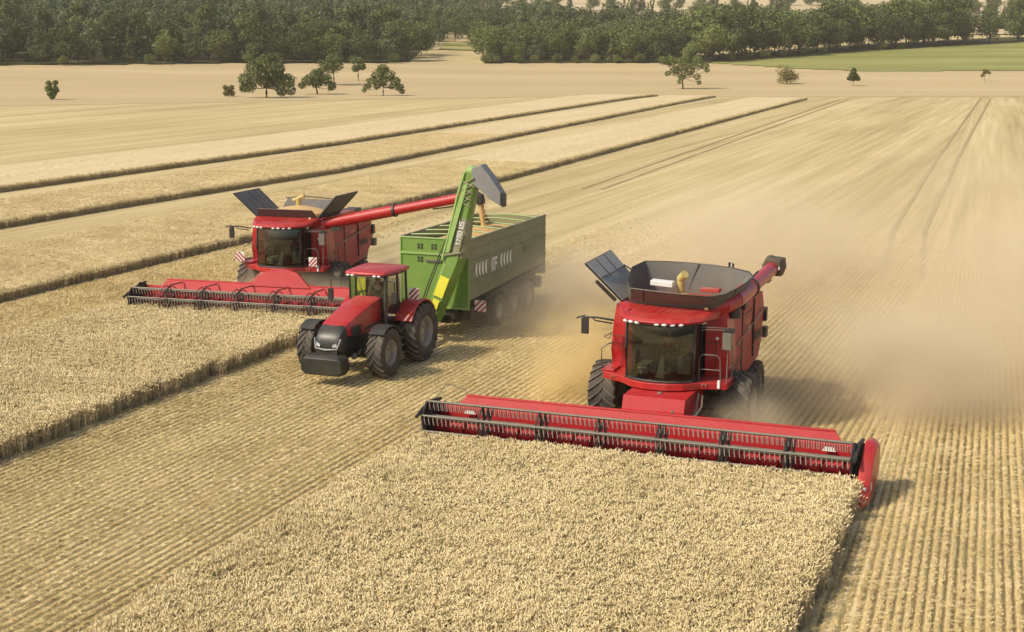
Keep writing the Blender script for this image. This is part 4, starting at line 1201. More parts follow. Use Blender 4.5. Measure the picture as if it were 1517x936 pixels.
# ================================================================ tractor
def tractor():
    p = Wp(-23.62, 44.45)
    root = thing('tractor', 'red tractor with a sloping bonnet and dark front weight, pulling the green trailer', 'tractor', (p.x, p.y, 0), -AZ)
    ch = MB(DARK, GREYM, BLACK)
    ch.b2(-.28, .28, -.9, 3.2, .75, 1.35); ch.box((0, 0, .85), (1.9, .26, .26)); ch.box((0, 3.05, .98), (2.0, .4, .4)); ch.b2(-.42, .42, 1.2, 3.0, .7, 1.5)
    ch.m = 2; ch.b2(.5, .95, 1.25, 2.2, .55, 1.25); ch.b2(-.95, -.5, 1.25, 2.2, .55, 1.25)
    ch.m = 1; ch.tube([(.62, .3, .9), (.62, -.3, 1.0), (.6, -.55, .9)], .05, 6); ch.sphere((.55, -.7, .85), .12, 8)
    ch.build('chassis', root, bevel=.02)
    # bonnet: red top, charcoal nose
    def sec(y, w, z0, z1, top):
        return [(-w, y, z0), (-w * 1.03, y, z0 + (z1 - z0) * .6), (-w * .93, y, z1 - .05), (-w * top, y, z1), (w * top, y, z1), (w * .93, y, z1 - .05), (w * 1.03, y, z0 + (z1 - z0) * .6), (w, y, z0)]
    h = MB(RED)
    h.rings([sec(-1.22, .46, 1.66, 1.96, .5), sec(-.95, .52, 1.60, 2.10, .6), sec(-.2, .55, 1.50, 2.30, .65), sec(.7, .56, 1.50, 2.50, .65), sec(1.45, .56, 1.52, 2.60, .66)])
    h.build('bonnet', root, bevel=.02)
    gsd = MB(BLACK, DARK)
    gsd.b2(-.53, .53, -1.05, 1.3, 1.15, 1.56)
    gsd.m = 1
    for sd in (-1, 1):
        gsd.b2(sd * .575, sd * .54, -.85, -.2, 1.56, 1.92)
    for sd in (-1, 1):
        gsd.m = 1
        for q in range(5): gsd.b2(sd * .585, sd * .56, -.75 + q * .12, -.69 + q * .12, 1.60, 1.88)
        gsd.m = 0; gsd.sheet((sd * .565, .1, 1.62), (sd * .58, 1.35, 1.72), (sd * .575, 1.35, 1.80), (sd * .56, .1, 1.72), .02 * sd)
    gsd.build('side_grille', root, bevel=.01)
    n_ = MB(HOODG, BLACK, DARK)
    n_.rings([sec(-1.66, .40, 1.24, 1.46, .6), sec(-1.58, .47, 1.16, 1.70, .6), sec(-1.35, .50, 1.12, 1.90, .6), sec(-1.10, .51, 1.14, 2.02, .6)])
    n_.m = 1; n_.b2(-.42, .42, -1.70, -1.0, .95, 1.28)
    no = n_.build('nose', root, bevel=.015)
    for sd in (-1, 1):
        l = MB(HLAMP, GREYM); l.sheet((sd * .44, -1.66, 1.34), (sd * .24, -1.72, 1.33), (sd * .24, -1.70, 1.42), (sd * .47, -1.60, 1.50), .02 * sd); l.build('headlight', no, bevel=.006)
    l = MB(pb('pale_trim', (.33, .33, .31), .5)); l.tube([(-.50, -1.58, 1.62), (-.42, -1.71, 1.28), (0, -1.75, 1.24), (.42, -1.71, 1.28), (.50, -1.58, 1.62)], .028, 6); l.build('trim', no)
    w_ = MB(HOODG, DARK)
    w_.rings([[(-.66, y, .40 + dz), (-.78, y, .56), (-.76, y, .94), (-.62, y, 1.06 - dz), (.62, y, 1.06 - dz), (.76, y, .94), (.78, y, .56), (.66, y, .40 + dz)] for (y, dz) in ((-2.12, .07), (-2.02, 0), (-1.50, 0))], smooth=False)
    w_.m = 1; w_.b2(-.3, .3, -1.5, -.8, .6, .95); w_.box((.76, -1.7, .78), (.06, .12, .18)); w_.tube([(.5, -1.55, .7), (.78, -1.2, .62), (.7, -.8, .7)], .025, 5)
    w_.build('front_weight', root, bevel=.03)
    # cab
    c = MB(BLACK, CABIN)
    z0, z1 = 1.72, 3.36
    cor = [(-.66, 1.42), (.66, 1.42), (.86, 2.2), (.84, 3.0), (-.84, 3.0), (-.86, 2.2)]
    topc = [(-.72, 1.46), (.72, 1.46), (.84, 2.2), (.80, 3.0), (-.80, 3.0), (-.84, 2.2)]
    for i in range(6):
        c.tube([(cor[i][0], cor[i][1], z0), (topc[i][0], topc[i][1], z1)], .045, 6)
        j = (i + 1) % 6
        c.tube([(cor[i][0], cor[i][1], z0), (cor[j][0], cor[j][1], z0)], .05, 6); c.tube([(topc[i][0], topc[i][1], z1), (topc[j][0], topc[j][1], z1)], .045, 6)
    c.prismz(cor, 1.35, 1.6)
    c.m = 1; c.b2(-.6, .6, 2.85, 2.95, 1.7, 2.2)
    cb = c.build('cab', root)
    for i in range(6):
        j = (i + 1) % 6
        if i == 5 or True:
            g = MB(GLASSL); g.add([(cor[i][0], cor[i][1], z0 + .03), (cor[j][0], cor[j][1], z0 + .03), (topc[j][0], topc[j][1], z1 - .03), (topc[i][0], topc[i][1], z1 - .03)], [(0, 1, 2, 3)])
            g.build(['windscreen', 'side_window', 'side_window', 'rear_window', 'side_window', 'side_window'][i], cb)
    s = MB(SEATM); s.b2(-.25, .25, 2.15, 2.6, 2.15, 2.3); s.b2(-.24, .24, 2.53, 2.65, 2.3, 2.95); s.b2(-.18, .18, 2.23, 2.5, 1.6, 2.15); s.build('driver_seat', cb, bevel=.03)
    s = MB(DARK); s.tube([(0, 1.70, 1.6), (0, 1.85, 2.45)], .04, 6); s.tube([(.18 * math.cos(q * math.pi / 8), 1.87 + .14 * math.sin(q * math.pi / 8), 2.48 + .09 * math.sin(q * math.pi / 8)) for q in range(17)], .018, 6)
    s.b2(-.3, .3, 1.47, 1.70, 1.6, 2.2); s.b2(.32, .5, 2.05, 2.65, 2.1, 2.45); s.build('dashboard', cb, bevel=.01)
    r = MB(RED, BLACK)
    def rs(k, z, f=0): return [(x * k, 2.25 + (y - 1.98) * k - f, z + .28) for (x, y) in ((-.80, .98), (-.40, .86), (.40, .86), (.80, .98), (.92, 1.95), (.88, 2.95), (-.88, 2.95), (-.92, 1.95))]
    r.rings([rs(.97, 3.10), rs(1.0, 3.14), rs(.97, 3.22), rs(.80, 3.28)])
    r.m = 1; r.prismz([(x * .97, y * .97 + .31) for (x, y) in ((-.80, .98), (-.40, .86), (.40, .86), (.80, .98), (.85, 2.9), (-.85, 2.9))], 3.33, 3.375)
    ro = r.build('roof', cb, bevel=.02)
    for x_ in (-.62, -.44, .44, .62):
        l = MB(LAMP); l.sphere((x_, 1.16, 3.38), .075, 8, (1, .5, .55)); l.build('work_lamp', ro)
    # fenders over the rear wheels
    for sd in (-1, 1):
        f = MB(RED, BLACK)
        pr = arc(3.05, 1.08, 1.24, 28, 152, 10)
        pi_ = arc(3.05, 1.08, 1.18, 28, 152, 10)
        x0, x1 = sd * .80, sd * 1.52
        n = len(pr)
        vs = [(x0, a[0], a[1]) for a in pr] + [(x1, a[0], a[1]) for a in pr] + [(x0, a[0], a[1]) for a in pi_] + [(x1, a[0], a[1]) for a in pi_]
        fs = []
        for i in range(n - 1): fs += [(i, i + 1, n + i + 1, n + i), (2 * n + i, 3 * n + i, 3 * n + i + 1, 2 * n + i + 1), (n + i, n + i + 1, 3 * n + i + 1, 3 * n + i), (i, 2 * n + i, 2 * n + i + 1, i + 1)]
        fs += [(0, n, 3 * n, 2 * n), (n - 1, 3 * n - 1, 4 * n - 1, 2 * n - 1)]
        f.add(vs, fs)
        f.add([(x0, 3.05, 1.4)] + [(x0, a[0], a[1]) for a in pr] , [tuple(range(n + 1))])
        fo = f.build('fender', root, bevel=.015)
        f = MB(BLACK); 
        pr = arc(0, .92, .98, 20, 130, 8); pi_ = arc(0, .92, .94, 20, 130, 8); n = len(pr); x0, x1 = sd * 1.08, sd * 1.66
        vs = [(x0, a[0], a[1]) for a in pr] + [(x1, a[0], a[1]) for a in pr] + [(x0, a[0], a[1]) for a in pi_] + [(x1, a[0], a[1]) for a in pi_]
        fs = []
        for i in range(n - 1): fs += [(i, i + 1, n + i + 1, n + i), (2 * n + i, 3 * n + i, 3 * n + i + 1, 2 * n + i + 1), (n + i, n + i + 1, 3 * n + i + 1, 3 * n + i), (i, 2 * n + i, 2 * n + i + 1, i + 1)]
        fs += [(0, n, 3 * n, 2 * n), (n - 1, 3 * n - 1, 4 * n - 1, 2 * n - 1)]
        f.add(vs, fs); f.build('front_fender', root)
        l = MB(LAMP, BLACK); l.sphere((sd * .86, 1.45, 1.95), .06, 8); l.m = 1; l.tube([(sd * .6, 1.5, 1.9), (sd * .86, 1.5, 1.95)], .02, 5); l.build('side_lamp', root)
    board(root, (1.25, 2.75, 2.55), .42, .42, 1)
    # ladder steps, exhaust, mirrors
    s = MB(GREYM, BLACK)
    for k in range(4): s.m = 0; s.box((1.02 + k * .03, 1.7, 1.35 - k * .27), (.34, .40, .03))
    s.m = 1
    for yy in (1.5, 1.9): s.tube([(1.0, yy, 1.4), (1.12, yy, .45)], .02, 5)
    s.build('ladder', root)
    s = MB(DARK); s.tube([(.78, 1.30, 1.4), (.80, 1.33, 2.7), (.80, 1.35, 3.2)], .07, 10); s.tube([(.80, 1.35, 3.15), (.80, 1.45, 3.35)], .05, 8); s.build('exhaust_pipe', root)
    for sd in (-1, 1):
        s = MB(BLACK); xx = 1.45 if sd < 0 else 1.12
        s.tube([(sd * .7, 1.45, 3.2), (sd * xx, 1.4, 3.15), (sd * xx, 1.4, 2.3)], .028, 6); s.box((sd * xx, 1.37, 2.6), (.20, .08, .42)); s.build('mirror', root, bevel=.02)
    for sd in (-1, 1):
        wheel(root, sd * 1.37, 0, .92, .62, sd, nl=19, rimr=.5); wheel(root, sd * 1.28, 3.05, 1.10, .74, sd, nl=22, rimr=.52)
    return root
TR = tractor()

# ================================================================ grain trailer with loading boom
def text_mesh(mb, s, org, ex, ey, h, adv=.62, wgt=.16):
    """stroke letters as raised bars; ex, ey unit vectors"""
    G = {'1': [((.3, 0), (.3, 1)), ((.1, .8), (.3, 1))], '2': [((0, .8), (.25, 1)), ((.25, 1), (.5, .8)), ((.5, .8), (0, 0)), ((0, 0), (.5, 0))],
         '8': [((0, 0), (.5, 0)), ((0, .5), (.5, .5)), ((0, 1), (.5, 1)), ((0, 0), (0, 1)), ((.5, 0), (.5, 1))],
         '0': [((0, 0), (.5, 0)), ((0, 1), (.5, 1)), ((0, 0), (0, 1)), ((.5, 0), (.5, 1))], 'U': [((0, 1), (0, 0)), ((0, 0), (.5, 0)), ((.5, 0), (.5, 1))],
         'S': [((.5, 1), (0, 1)), ((0, 1), (0, .5)), ((0, .5), (.5, .5)), ((.5, .5), (.5, 0)), ((.5, 0), (0, 0))],
         'O': [((0, 0), (.5, 0)), ((0, 1), (.5, 1)), ((0, 0), (0, 1)), ((.5, 0), (.5, 1))],
         '(': [((.5, 1), (.12, .75)), ((.12, .75), (.0, .5)), ((0, .5), (.12, .2)), ((.12, .2), (.5, 0))],
         'F': [((0, 0), (0, 1)), ((0, 1), (.5, 1)), ((0, .5), (.4, .5))], ' ': []}
    org, ex, ey = Vector(org), Vector(ex), Vector(ey); nz = ex.cross(ey)
    x = 0
    for chh in s:
        for (a, b) in G[chh]:
            A = org + ex * (x + a[0] * h) + ey * a[1] * h; B = org + ex * (x + b[0] * h) + ey * b[1] * h
            d = (B - A).normalized(); q = nz.cross(d) * h * wgt / 2; A = A - d * h * wgt / 2; B = B + d * h * wgt / 2
            mb.add([A - q, B - q, B + q, A + q, A - q + nz * .01, B - q + nz * .01, B + q + nz * .01, A + q + nz * .01],
                   [(4, 5, 6, 7), (0, 1, 5, 4), (1, 2, 6, 5), (2, 3, 7, 6), (3, 0, 4, 7)])
        x += h * (adv if chh != ' ' else .45)
def crescent(mb, x, y, z, h):
    n = 10; o = []; i_ = []
    for k in range(n + 1):
        a = math.pi * (k / n) - math.pi / 2
        o.append((y - .24 * math.cos(a), z + h / 2 + h / 2 * math.sin(a))); i_.append((y - .06 * math.cos(a), z + h / 2 + h / 2 * math.sin(a) * .98))
    for k in range(n):
        q = [o[k], o[k + 1], i_[k + 1], i_[k]]
        mb.add([(x, p[0], p[1]) for p in q] + [(x + .01, p[0], p[1]) for p in q], [(4, 5, 6, 7), (0, 1, 5, 4), (2, 3, 7, 6)])
def trailer():
    p = Wp(-23.35, 51.2)
    root = thing('grain_trailer', 'long green three-axle grain trailer with a tall loading boom on its front', 'trailer', (p.x, p.y, 0), -AZ)
    L_ = 8.7; W_ = 1.48
    b = MB(GREEN, GREEND, DARK)
    # front wall and side walls with thickness, leaning slightly out
    zt, zm, zb = 4.0, 3.42, 1.25
    b.m = 0
    b.b2(-W_, W_, 0, .08, zb, zt)
    b.m = 1
    for sd in (-1, 1):
        b.add([(sd * W_, .08, 1.62), (sd * W_, L_, 1.95), (sd * W_, L_, zt), (sd * W_, .08, zt), (sd * (W_ - .08), .08, 1.62), (sd * (W_ - .08), L_, 1.95), (sd * (W_ - .08), L_, zt), (sd * (W_ - .08), .08, zt)],
              [(0, 1, 2, 3), (7, 6, 5, 4), (3, 2, 6, 7), (0, 4, 5, 1), (0, 3, 7, 4), (1, 5, 6, 2)])
        b.tube([(sd * W_, 0.04, zt + .03), (sd * W_, L_, zt + .03)], .05, 6)
        b.b2(sd * W_, sd * (W_ + .03), .1, L_, 3.10, 3.20); b.b2(sd * W_, sd * (W_ + .03), .1, L_, 3.60, 3.66); b.b2(sd * W_, sd * (W_ + .035), .1, L_, 2.30, 2.38)
        b.m = 2
        b.add([(sd * (W_ - .03), .1, 1.64), (sd * (W_ - .03), L_ - .1, 1.96), (sd * .95, L_ - .2, 1.15), (sd * .95, .1, .95)], [(0, 1, 2, 3)])
        b.m = 1
    b.m = 1; b.b2(-W_, W_, L_ - .06, L_ + .02, 1.4, zt)
    b.m = 0; b.tube([(-W_, .02, zt + .02), (W_, .02, zt + .02)], .05, 6)
    b.m = 2; b.b2(-.95, .95, .1, L_ - .2, .9, 1.2)
    bo = b.build('body', root, bevel=.012)
    f = MB(GREENL, GREEN); f.b2(-W_ - .01, W_ + .01, -.05, -.005, zm - .05, zm + .03); f.b2(-W_ - .02, -W_ + .05, -.04, -.005, zb, zt); f.b2(W_ - .05, W_ + .02, -.04, -.005, zb, zt)
    f.b2(-W_, W_, -.05, -.005, zb, zb + .08); f.build('front_rail', bo, bevel=.008)
    s = MB(DARK, GREYM)
    for (x_, z_) in ((-.62, 3.70), (-.62, 3.18), (-.02, 3.70)):
        for dx in (-.11, .03): s.m = 0; s.b2(x_ + dx, x_ + dx + .09, -.018, -.002, z_ - .11, z_ - .02); s.b2(x_ + dx, x_ + dx + .09, -.018, -.002, z_ + .01, z_ + .10)
    s.m = 1; s.b2(-.38, .3, -.08, -.01, 3.12, 3.18)
    s.build('vent_holes', bo)
    # braces over the open top and the load
    br = MB(GREENL); 
    for k in range(6):
        y_ = .9 + k * 1.4; br.tube([(-W_ + .05, y_, zt + .02), (0, y_, zt + .10), (W_ - .05, y_, zt + .02)], .03, 6)
    br.build('top_brace', bo)
    g = MB(GRAIN); n = 14
    vs = []; 
    for j in range(n + 1):
        for i in range(9):
            x_ = -1.4 + i * .35; y_ = .08 + j * (L_ - .15) / n
            vs.append((x_, y_, 3.50 + .40 * math.exp(-((x_) ** 2 * 1.0 + ((y_ - 4.6) / 2.2) ** 2)) + .1 * random.random()))
    g.add(vs, [(j * 9 + i, j * 9 + i + 1, (j + 1) * 9 + i + 1, (j + 1) * 9 + i) for j in range(n) for i in range(8)], True)
    g.build('grain_load', root)
    # lettering on the side: two groups of curved marks, a square mark between, fainter mark behind
    t = MB(pb('pale_lettering', (.78, .74, .62), .6))
    ex, ey = (0, 1, 0), (0, 0, 1)
    [crescent(t, W_ + .006, .85 + q * .33, 2.46, .58) for q in range(4)]
    text_mesh(t, 'OF', (W_ + .012, 2.35, 2.52), ex, ey, .44, .62, .30)
    [crescent(t, W_ + .006, 3.50 + q * .34, 2.48, .58) for q in range(4)]
    t.build('lettering', bo)
    t = MB(pb('faded_lettering', (.34, .33, .20), .7)); text_mesh(t, 'OSO', (W_ + .012, 5.9, 2.60), ex, ey, .34, .9, .2); t.build('lettering', bo, label='faded lettering near the tail')
    # chassis, drawbar, axles
    c = MB(DARK, GREYM)
    c.b2(-.55, -.40, -.4, L_ - .1, .82, 1.02); c.b2(.40, .55, -.4, L_ - .1, .82, 1.02)
    c.b2(-.14, .14, -2.9, 0, .70, .92); c.b2(-.8, .8, -.35, -.15, .75, 1.0)
    c.m = 1; c.tube([(-.1, -2.8, .7), (-.3, -1.2, .35), (-.3, -1.2, .05)], .04, 6)
    for k in range(3): c.m = 0; c.box((0, 3.3 + 1.75 * k, .68), (2.3, .16, .16))
    c.b2(.75, 1.35, .5, 1.9, .75, 1.25); c.b2(-1.35, -.75, .5, 1.9, .75, 1.25)
    c.b2(-1.2, 1.2, L_ - .05, L_ + .3, .75, 1.25)
    c.tube([(1.3, 1.9, 1.35), (1.42, 5.0, 1.62), (1.46, L_, 1.75)], .05, 6)
    c.build('chassis', root, bevel=.015)
    for k in range(3):
        for sd in (-1, 1): wheel(root, sd * 1.18, 3.3 + 1.75 * k, .68, .56, sd, rimr=.5, nl=24, lug=.02, rimm=pb('pale_rim', (.55, .53, .48), .5, dust=.4))
    for (y_, sd) in [(a_, b_) for a_ in (3.3, 5.05, 6.8) for b_ in (-1, 1)]:
        m = MB(BLACK); pr = arc(y_, .68, .80, 20, 160, 7); n = len(pr)
        if True:
            vs = [(sd * .9, a[0], a[1]) for a in pr] + [(sd * 1.48, a[0], a[1]) for a in pr]
            m.add(vs, [(i, i + 1, n + i + 1, n + i) for i in range(n - 1)])
        m.build('mudguard', root)
    board(root, (1.72, .55, 1.35), .48, .44, 1)
    # loading boom: sloping auger trunk on the front corner, folded knee, grey spout
    def LC(x, y, z):    # world point to trailer frame
        dx, dy = x - p.x, y - p.y; a = AZ
        return Vector((dx * math.cos(a) - dy * math.sin(a), dx * math.sin(a) + dy * math.cos(a), z))
    base = LC(-3.10, 55.35, .95); knee = LC(-2.12, 55.2, 3.55); top = LC(-1.45, 55.0, 6.75)
    a = MB(GREEN, GREENL, GREEND, DARK)
    def beam(mb, p0, p1, w0, w1, d0, d1):
        ax_ = (p1 - p0).normalized(); sx = Vector((1, 0, 0)) - ax_ * ax_.x; sx.normalize(); sy = ax_.cross(sx)
        R_ = []
        for (q, w_, d_) in ((p0, w0, d0), (p1, w1, d1)):
            R_.append([q + sx * (i * w_ / 2) + sy * (j * d_ / 2) for (i, j) in ((-1, -.6), (-.6, -1), (.6, -1), (1, -.6), (1, .6), (.6, 1), (-.6, 1), (-1, .6))])
        mb.rings(R_, smooth=False)
    a.m = 0
    beam(a, base, knee, .58, .74, .6, .65)
    a.m = 2; beam(a, knee + Vector((.10, 0, -.1)), knee.lerp(top, .45), .72, .60, .6, .5)
    a.m = 0; beam(a, knee.lerp(top, .42), top, .60, .56, .5, .5)
    # pale edge plate and pipes along the left flank
    off = Vector((-.36, -.28, 0))
    a.m = 1; a.tube([knee + off * 1.3 + Vector((.0, 0, -.2)), knee.lerp(top, .3) + off * 1.05, knee.lerp(top, .7) + off, top + off * .8], .07, 6)
    a.m = 1; a.sheet(knee + Vector((-.44, -.34, .1)), knee + Vector((-.18, -.36, .1)), top + Vector((-.12, -.29, -.4)), top + Vector((-.30, -.27, -.4)), .03)
    a.m = 3
    for k in range(2):
        o_ = Vector((-.52 - .09 * k, -.30, 0)); a.tube([base + o_, base.lerp(knee, .6) + o_ * 1.05, knee + o_ * .95 + Vector((0, 0, .1)), knee.lerp(top, .25) + o_ * .75], .028, 5)
    # scissor frame at the knee and near the top
    a.m = 2
    for f in (.62, .70, .78, .86):
        q = knee.lerp(top, f); a.box(q + Vector((0, -.28, 0)), (.50, .06, .05), (0, rad(25), 0)); a.box(q + Vector((0, -.28, .12)), (.50, .06, .05), (0, rad(-30), 0))
    a.box(knee + Vector((-.1, -.36, .05)), (.9, .08, .07), (0, rad(-10), 0)); a.box(knee + Vector((.25, -.30, .35)), (.08, .1, .9), (0, rad(15), 0))
    bm_ = a.build('loading_boom', root, bevel=.01)
    sp = MB(GREYP, BLACK)
    t2 = top + Vector((.05, 0, .02))
    d1 = LC(-.35, 54.7, 5.75)
    ax_ = (d1 - t2)
    def ring(q, hh, ww, tilt=0): return [q + Vector((0, -ww, -hh)), q + Vector((0, ww, -hh)), q + Vector((0, ww, hh)), q + Vector((0, -ww, hh))]
    sp.rings([ring(t2 + Vector((-.05, 0, -.15)), .30, .26), ring(t2.lerp(d1, .30) + Vector((0, 0, .10)), .50, .27), ring(t2.lerp(d1, .62) + Vector((0, 0, .06)), .44, .27), ring(d1, .26, .24)], smooth=False)
    e_ = ax_.normalized()
    sp.m = 1; sp.rings([ring(d1 + e_ * .01, .24, .22), ring(d1 + e_ * .10, .24, .22)], smooth=False)
    sp.build('spout', bm_, bevel=.03)
    hd = MB(GREENL); hd.sphere(top + Vector((-.05, 0, .02)), .27, 12, (1, 1, .9)); hd.build('elbow', bm_)
    y_ = MB(YELLOW)
    q0, q1 = base.lerp(knee, .22), base.lerp(knee, .62)
    ax_ = (knee - base).normalized()
    sx = (Vector((1, 0, 0)) - ax_ * ax_.x).normalized()
    sy = ax_.cross(sx); sgn = -1 if sy.y > 0 else 1
    for (f0, f1, w_) in ((.36, .66, .20), (.18, .32, .14)):
        c0, c1 = base.lerp(knee, f0), base.lerp(knee, f1)
        hh = .37 * sgn
        y_.sheet(c0 - sx * w_ + sy * hh, c0 + sx * w_ + sy * hh, c1 + sx * w_ + sy * hh, c1 - sx * w_ + sy * hh, .012)
    y_.build('warning_sheet', bm_)
    t = MB(WHITE)
    ax2 = (top - knee).normalized(); sx2 = (Vector((1, 0, 0)) - ax2 * ax2.x).normalized(); sy2 = ax2.cross(sx2); sg = -1 if sy2.y > 0 else 1
    o_ = knee.lerp(top, .13) + sx2 * .10 + sy2 * (.325 * sg)
    text_mesh(t, '1280 US', o_ + sx2 * .05, ax2, -sx2 , .18, .82, .20) 
    t.build('lettering', bm_)
    return root
TRL = trailer()

# grain falling from the auger into the trailer
e = Vector((-1.33, 60.6, 4.95))
gs = MB(GRAIN)
rg = []
for (dz, r_, dx) in ((0, .12, 0), (-.35, .12, .05), (-.75, .10, .10), (-1.1, .13, .14), (-1.35, .22, .17)):
    rg.append([(e.x + dx + r_ * random.uniform(.8, 1.15) * math.cos(q * math.pi / 6), e.y + r_ * random.uniform(.8, 1.15) * math.sin(q * math.pi / 6), e.z + dz) for q in range(12)])
gs.rings(rg)
for i in range(160):
    dz = -random.uniform(0, 1.5); a_ = random.uniform(0, 6.28); r_ = random.uniform(.12, .30)
    gs.sphere((e.x - dz * .1 + r_ * math.cos(a_), e.y + r_ * math.sin(a_), e.z + dz), random.uniform(.008, .022), 4)
tag(gs.build('grain_stream'), 'orange-brown stream of grain falling from the auger spout into the trailer', 'grain', kind='stuff')

# ================================================================ drivers
def person(loc, rotz, shirt, label, s=1.0):
    def skin(name, pts, edges, m, parent=None):
        me = bpy.data.meshes.new(name); me.from_pydata([p[0] for p in pts], edges, []); me.materials.append(m)
        o = bpy.data.objects.new(name, me); COL.objects.link(o)
        sk = o.modifiers.new('skin', 'SKIN'); sk.use_smooth_shade = True
        for i, p in enumerate(pts):
            me.skin_vertices[0].data[i].radius = (p[1], p[2] if len(p) > 2 else p[1])
        me.skin_vertices[0].data[0].use_root = True
        sb = o.modifiers.new('sub', 'SUBSURF'); sb.levels = 1; sb.render_levels = 1
        if parent: o.parent = parent
        return o
    B = [((0, 0, .08), .13, .10), ((0, .03, .30), .12, .09), ((0, .02, .48), .14, .09), ((0, 0, .58), .055), ((0, -.02, .66), .07, .08), ((0, -.03, .74), .085, .10), ((0, -.02, .82), .06, .075),
         ((-.19, .02, .48), .055), ((-.27, -.10, .26), .04), ((-.15, -.40, .30), .028), ((-.14, -.47, .31), .03, .02),
         ((.19, .02, .48), .055), ((.27, -.10, .26), .04), ((.15, -.40, .30), .028), ((.14, -.47, .31), .03, .02),
         ((-.10, -.02, .04), .09), ((-.15, -.44, .06), .062), ((-.14, -.52, -.33), .045), ((-.14, -.66, -.38), .035),
         ((.10, -.02, .04), .09), ((.15, -.44, .06), .062), ((.14, -.52, -.33), .045), ((.14, -.66, -.38), .035)]
    E = [(0, 1), (1, 2), (2, 3), (3, 4), (4, 5), (5, 6), (2, 7), (7, 8), (8, 9), (9, 10), (2, 11), (11, 12), (12, 13), (13, 14), (0, 15), (15, 16), (16, 17), (17, 18), (0, 19), (19, 20), (20, 21), (21, 22)]
    nb = len(B)
    for sd, hnd in ((-1, 10), (1, 14)):
        for k in range(5):
            y0 = -.49; x0 = sd * (.115 + .014 * k)
            i0 = len(B)
            if k == 0: B += [((sd * .10, -.46, .33), .009), ((sd * .08, -.47, .36), .008)]
            else: B += [((x0, -.52, .325), .009), ((x0, -.535, .295), .008)]
            E += [(hnd, i0), (i0, i0 + 1)]
    o = skin('person', B, E, SKIN)
    o.location = loc; o.rotation_euler = (0, 0, rotz); o.scale = (s, s, s)
    tag(o, label, 'person')
    skin('shirt', [((0, 0, .10), .155, .12), ((0, .03, .30), .15, .115), ((0, .02, .47), .165, .11), ((-.19, .02, .48), .072), ((-.25, -.06, .33), .062), ((.19, .02, .48), .072), ((.25, -.06, .33), .062)],
         [(0, 1), (1, 2), (2, 3), (3, 4), (2, 5), (5, 6)], shirt, o)
    skin('trousers', [((0, 0, .06), .15, .12), ((-.10, -.03, .04), .105), ((-.15, -.44, .06), .078), ((-.14, -.51, -.28), .065), ((.10, -.03, .04), .105), ((.15, -.44, .06), .078), ((.14, -.51, -.28), .065)],
         [(0, 1), (1, 2), (2, 3), (0, 4), (4, 5), (5, 6)], TROUS, o)
    h = MB(HAIR); h.sphere((0, .01, .80), .115, 12, (.92, 1.05, .75)); h.build('hair', o)
    f = MB(SKIN, HAIR); f.add([(-.016, -.125, .735), (.016, -.125, .735), (0, -.155, .715), (0, -.12, .775)], [(0, 1, 2), (0, 2, 3), (1, 3, 2)])
    f.m = 1; f.sphere((-.035, -.118, .765), .012, 6); f.sphere((.035, -.118, .765), .012, 6); f.box((0, -.122, .69), (.05, .01, .008))
    f.build('face', o)
    return o
def in_frame(root, x, y, z):
    a = root.rotation_euler.z
    return (root.location.x + x * math.cos(a) - y * math.sin(a), root.location.y + x * math.sin(a) + y * math.cos(a), z)
person(in_frame(C1, 0, -.36, 2.42), C1.rotation_euler.z, SHIRTR, 'driver in a red shirt seated at the wheel of the nearer combine', 1.0)
person(in_frame(TR, 0, 2.30, 2.32), TR.rotation_euler.z, SHIRTD, 'driver in a dark shirt seated in the tractor cab', .95)

# ================================================================ trees
def leaf_mat(name, c0, c1):
    m = bpy.data.materials.new(name)
    nt, b = nodes_of(m); N, L = nt.nodes, nt.links
    b.inputs['Roughness'].default_value = 0.75; b.inputs['Specular IOR Level'].default_value = 0.2
    oi = N.new('ShaderNodeObjectInfo'); tc = N.new('ShaderNodeTexCoord')
    nz = N.new('ShaderNodeTexNoise'); nz.inputs['Scale'].default_value = 0.6; nz.inputs['Detail'].default_value = 4
    L.new(tc.outputs['Object'], nz.inputs[0])
    a = N.new('ShaderNodeMath'); a.operation = 'MULTIPLY_ADD'; a.inputs[1].default_value = 0.6
    L.new(oi.outputs['Random'], a.inputs[0])
    mr = N.new('ShaderNodeMapRange'); mr.inputs[1].default_value = .35; mr.inputs[2].default_value = .65; mr.inputs[3].default_value = 0; mr.inputs[4].default_value = .4
    L.new(nz.outputs['Fac'], mr.inputs[0]); L.new(mr.outputs[0], a.inputs[2])
    mx = N.new('ShaderNodeMix'); mx.data_type = 'RGBA'; mx.inputs[6].default_value = (*c0, 1); mx.inputs[7].default_value = (*c1, 1)
    L.new(a.outputs[0], mx.inputs[0]); L.new(mx.outputs[2], b.inputs['Base Color'])
    b.inputs['Transmission Weight'].default_value = 0.0
    return m
LF_DARK = leaf_mat('dark_foliage', (0.046, 0.068, 0.020), (0.150, 0.172, 0.055))
LF_MID = leaf_mat('mid_foliage', (0.065, 0.098, 0.022), (0.190, 0.215, 0.060))
LF_GREY = leaf_mat('grey_green_foliage', (0.085, 0.112, 0.045), (0.175, 0.200, 0.090))
LF_DRY = leaf_mat('dry_foliage', (0.16, 0.135, 0.040), (0.22, 0.20, 0.07))
BARK = pb('bark', (0.065, 0.050, 0.036), 0.9, var=.3)

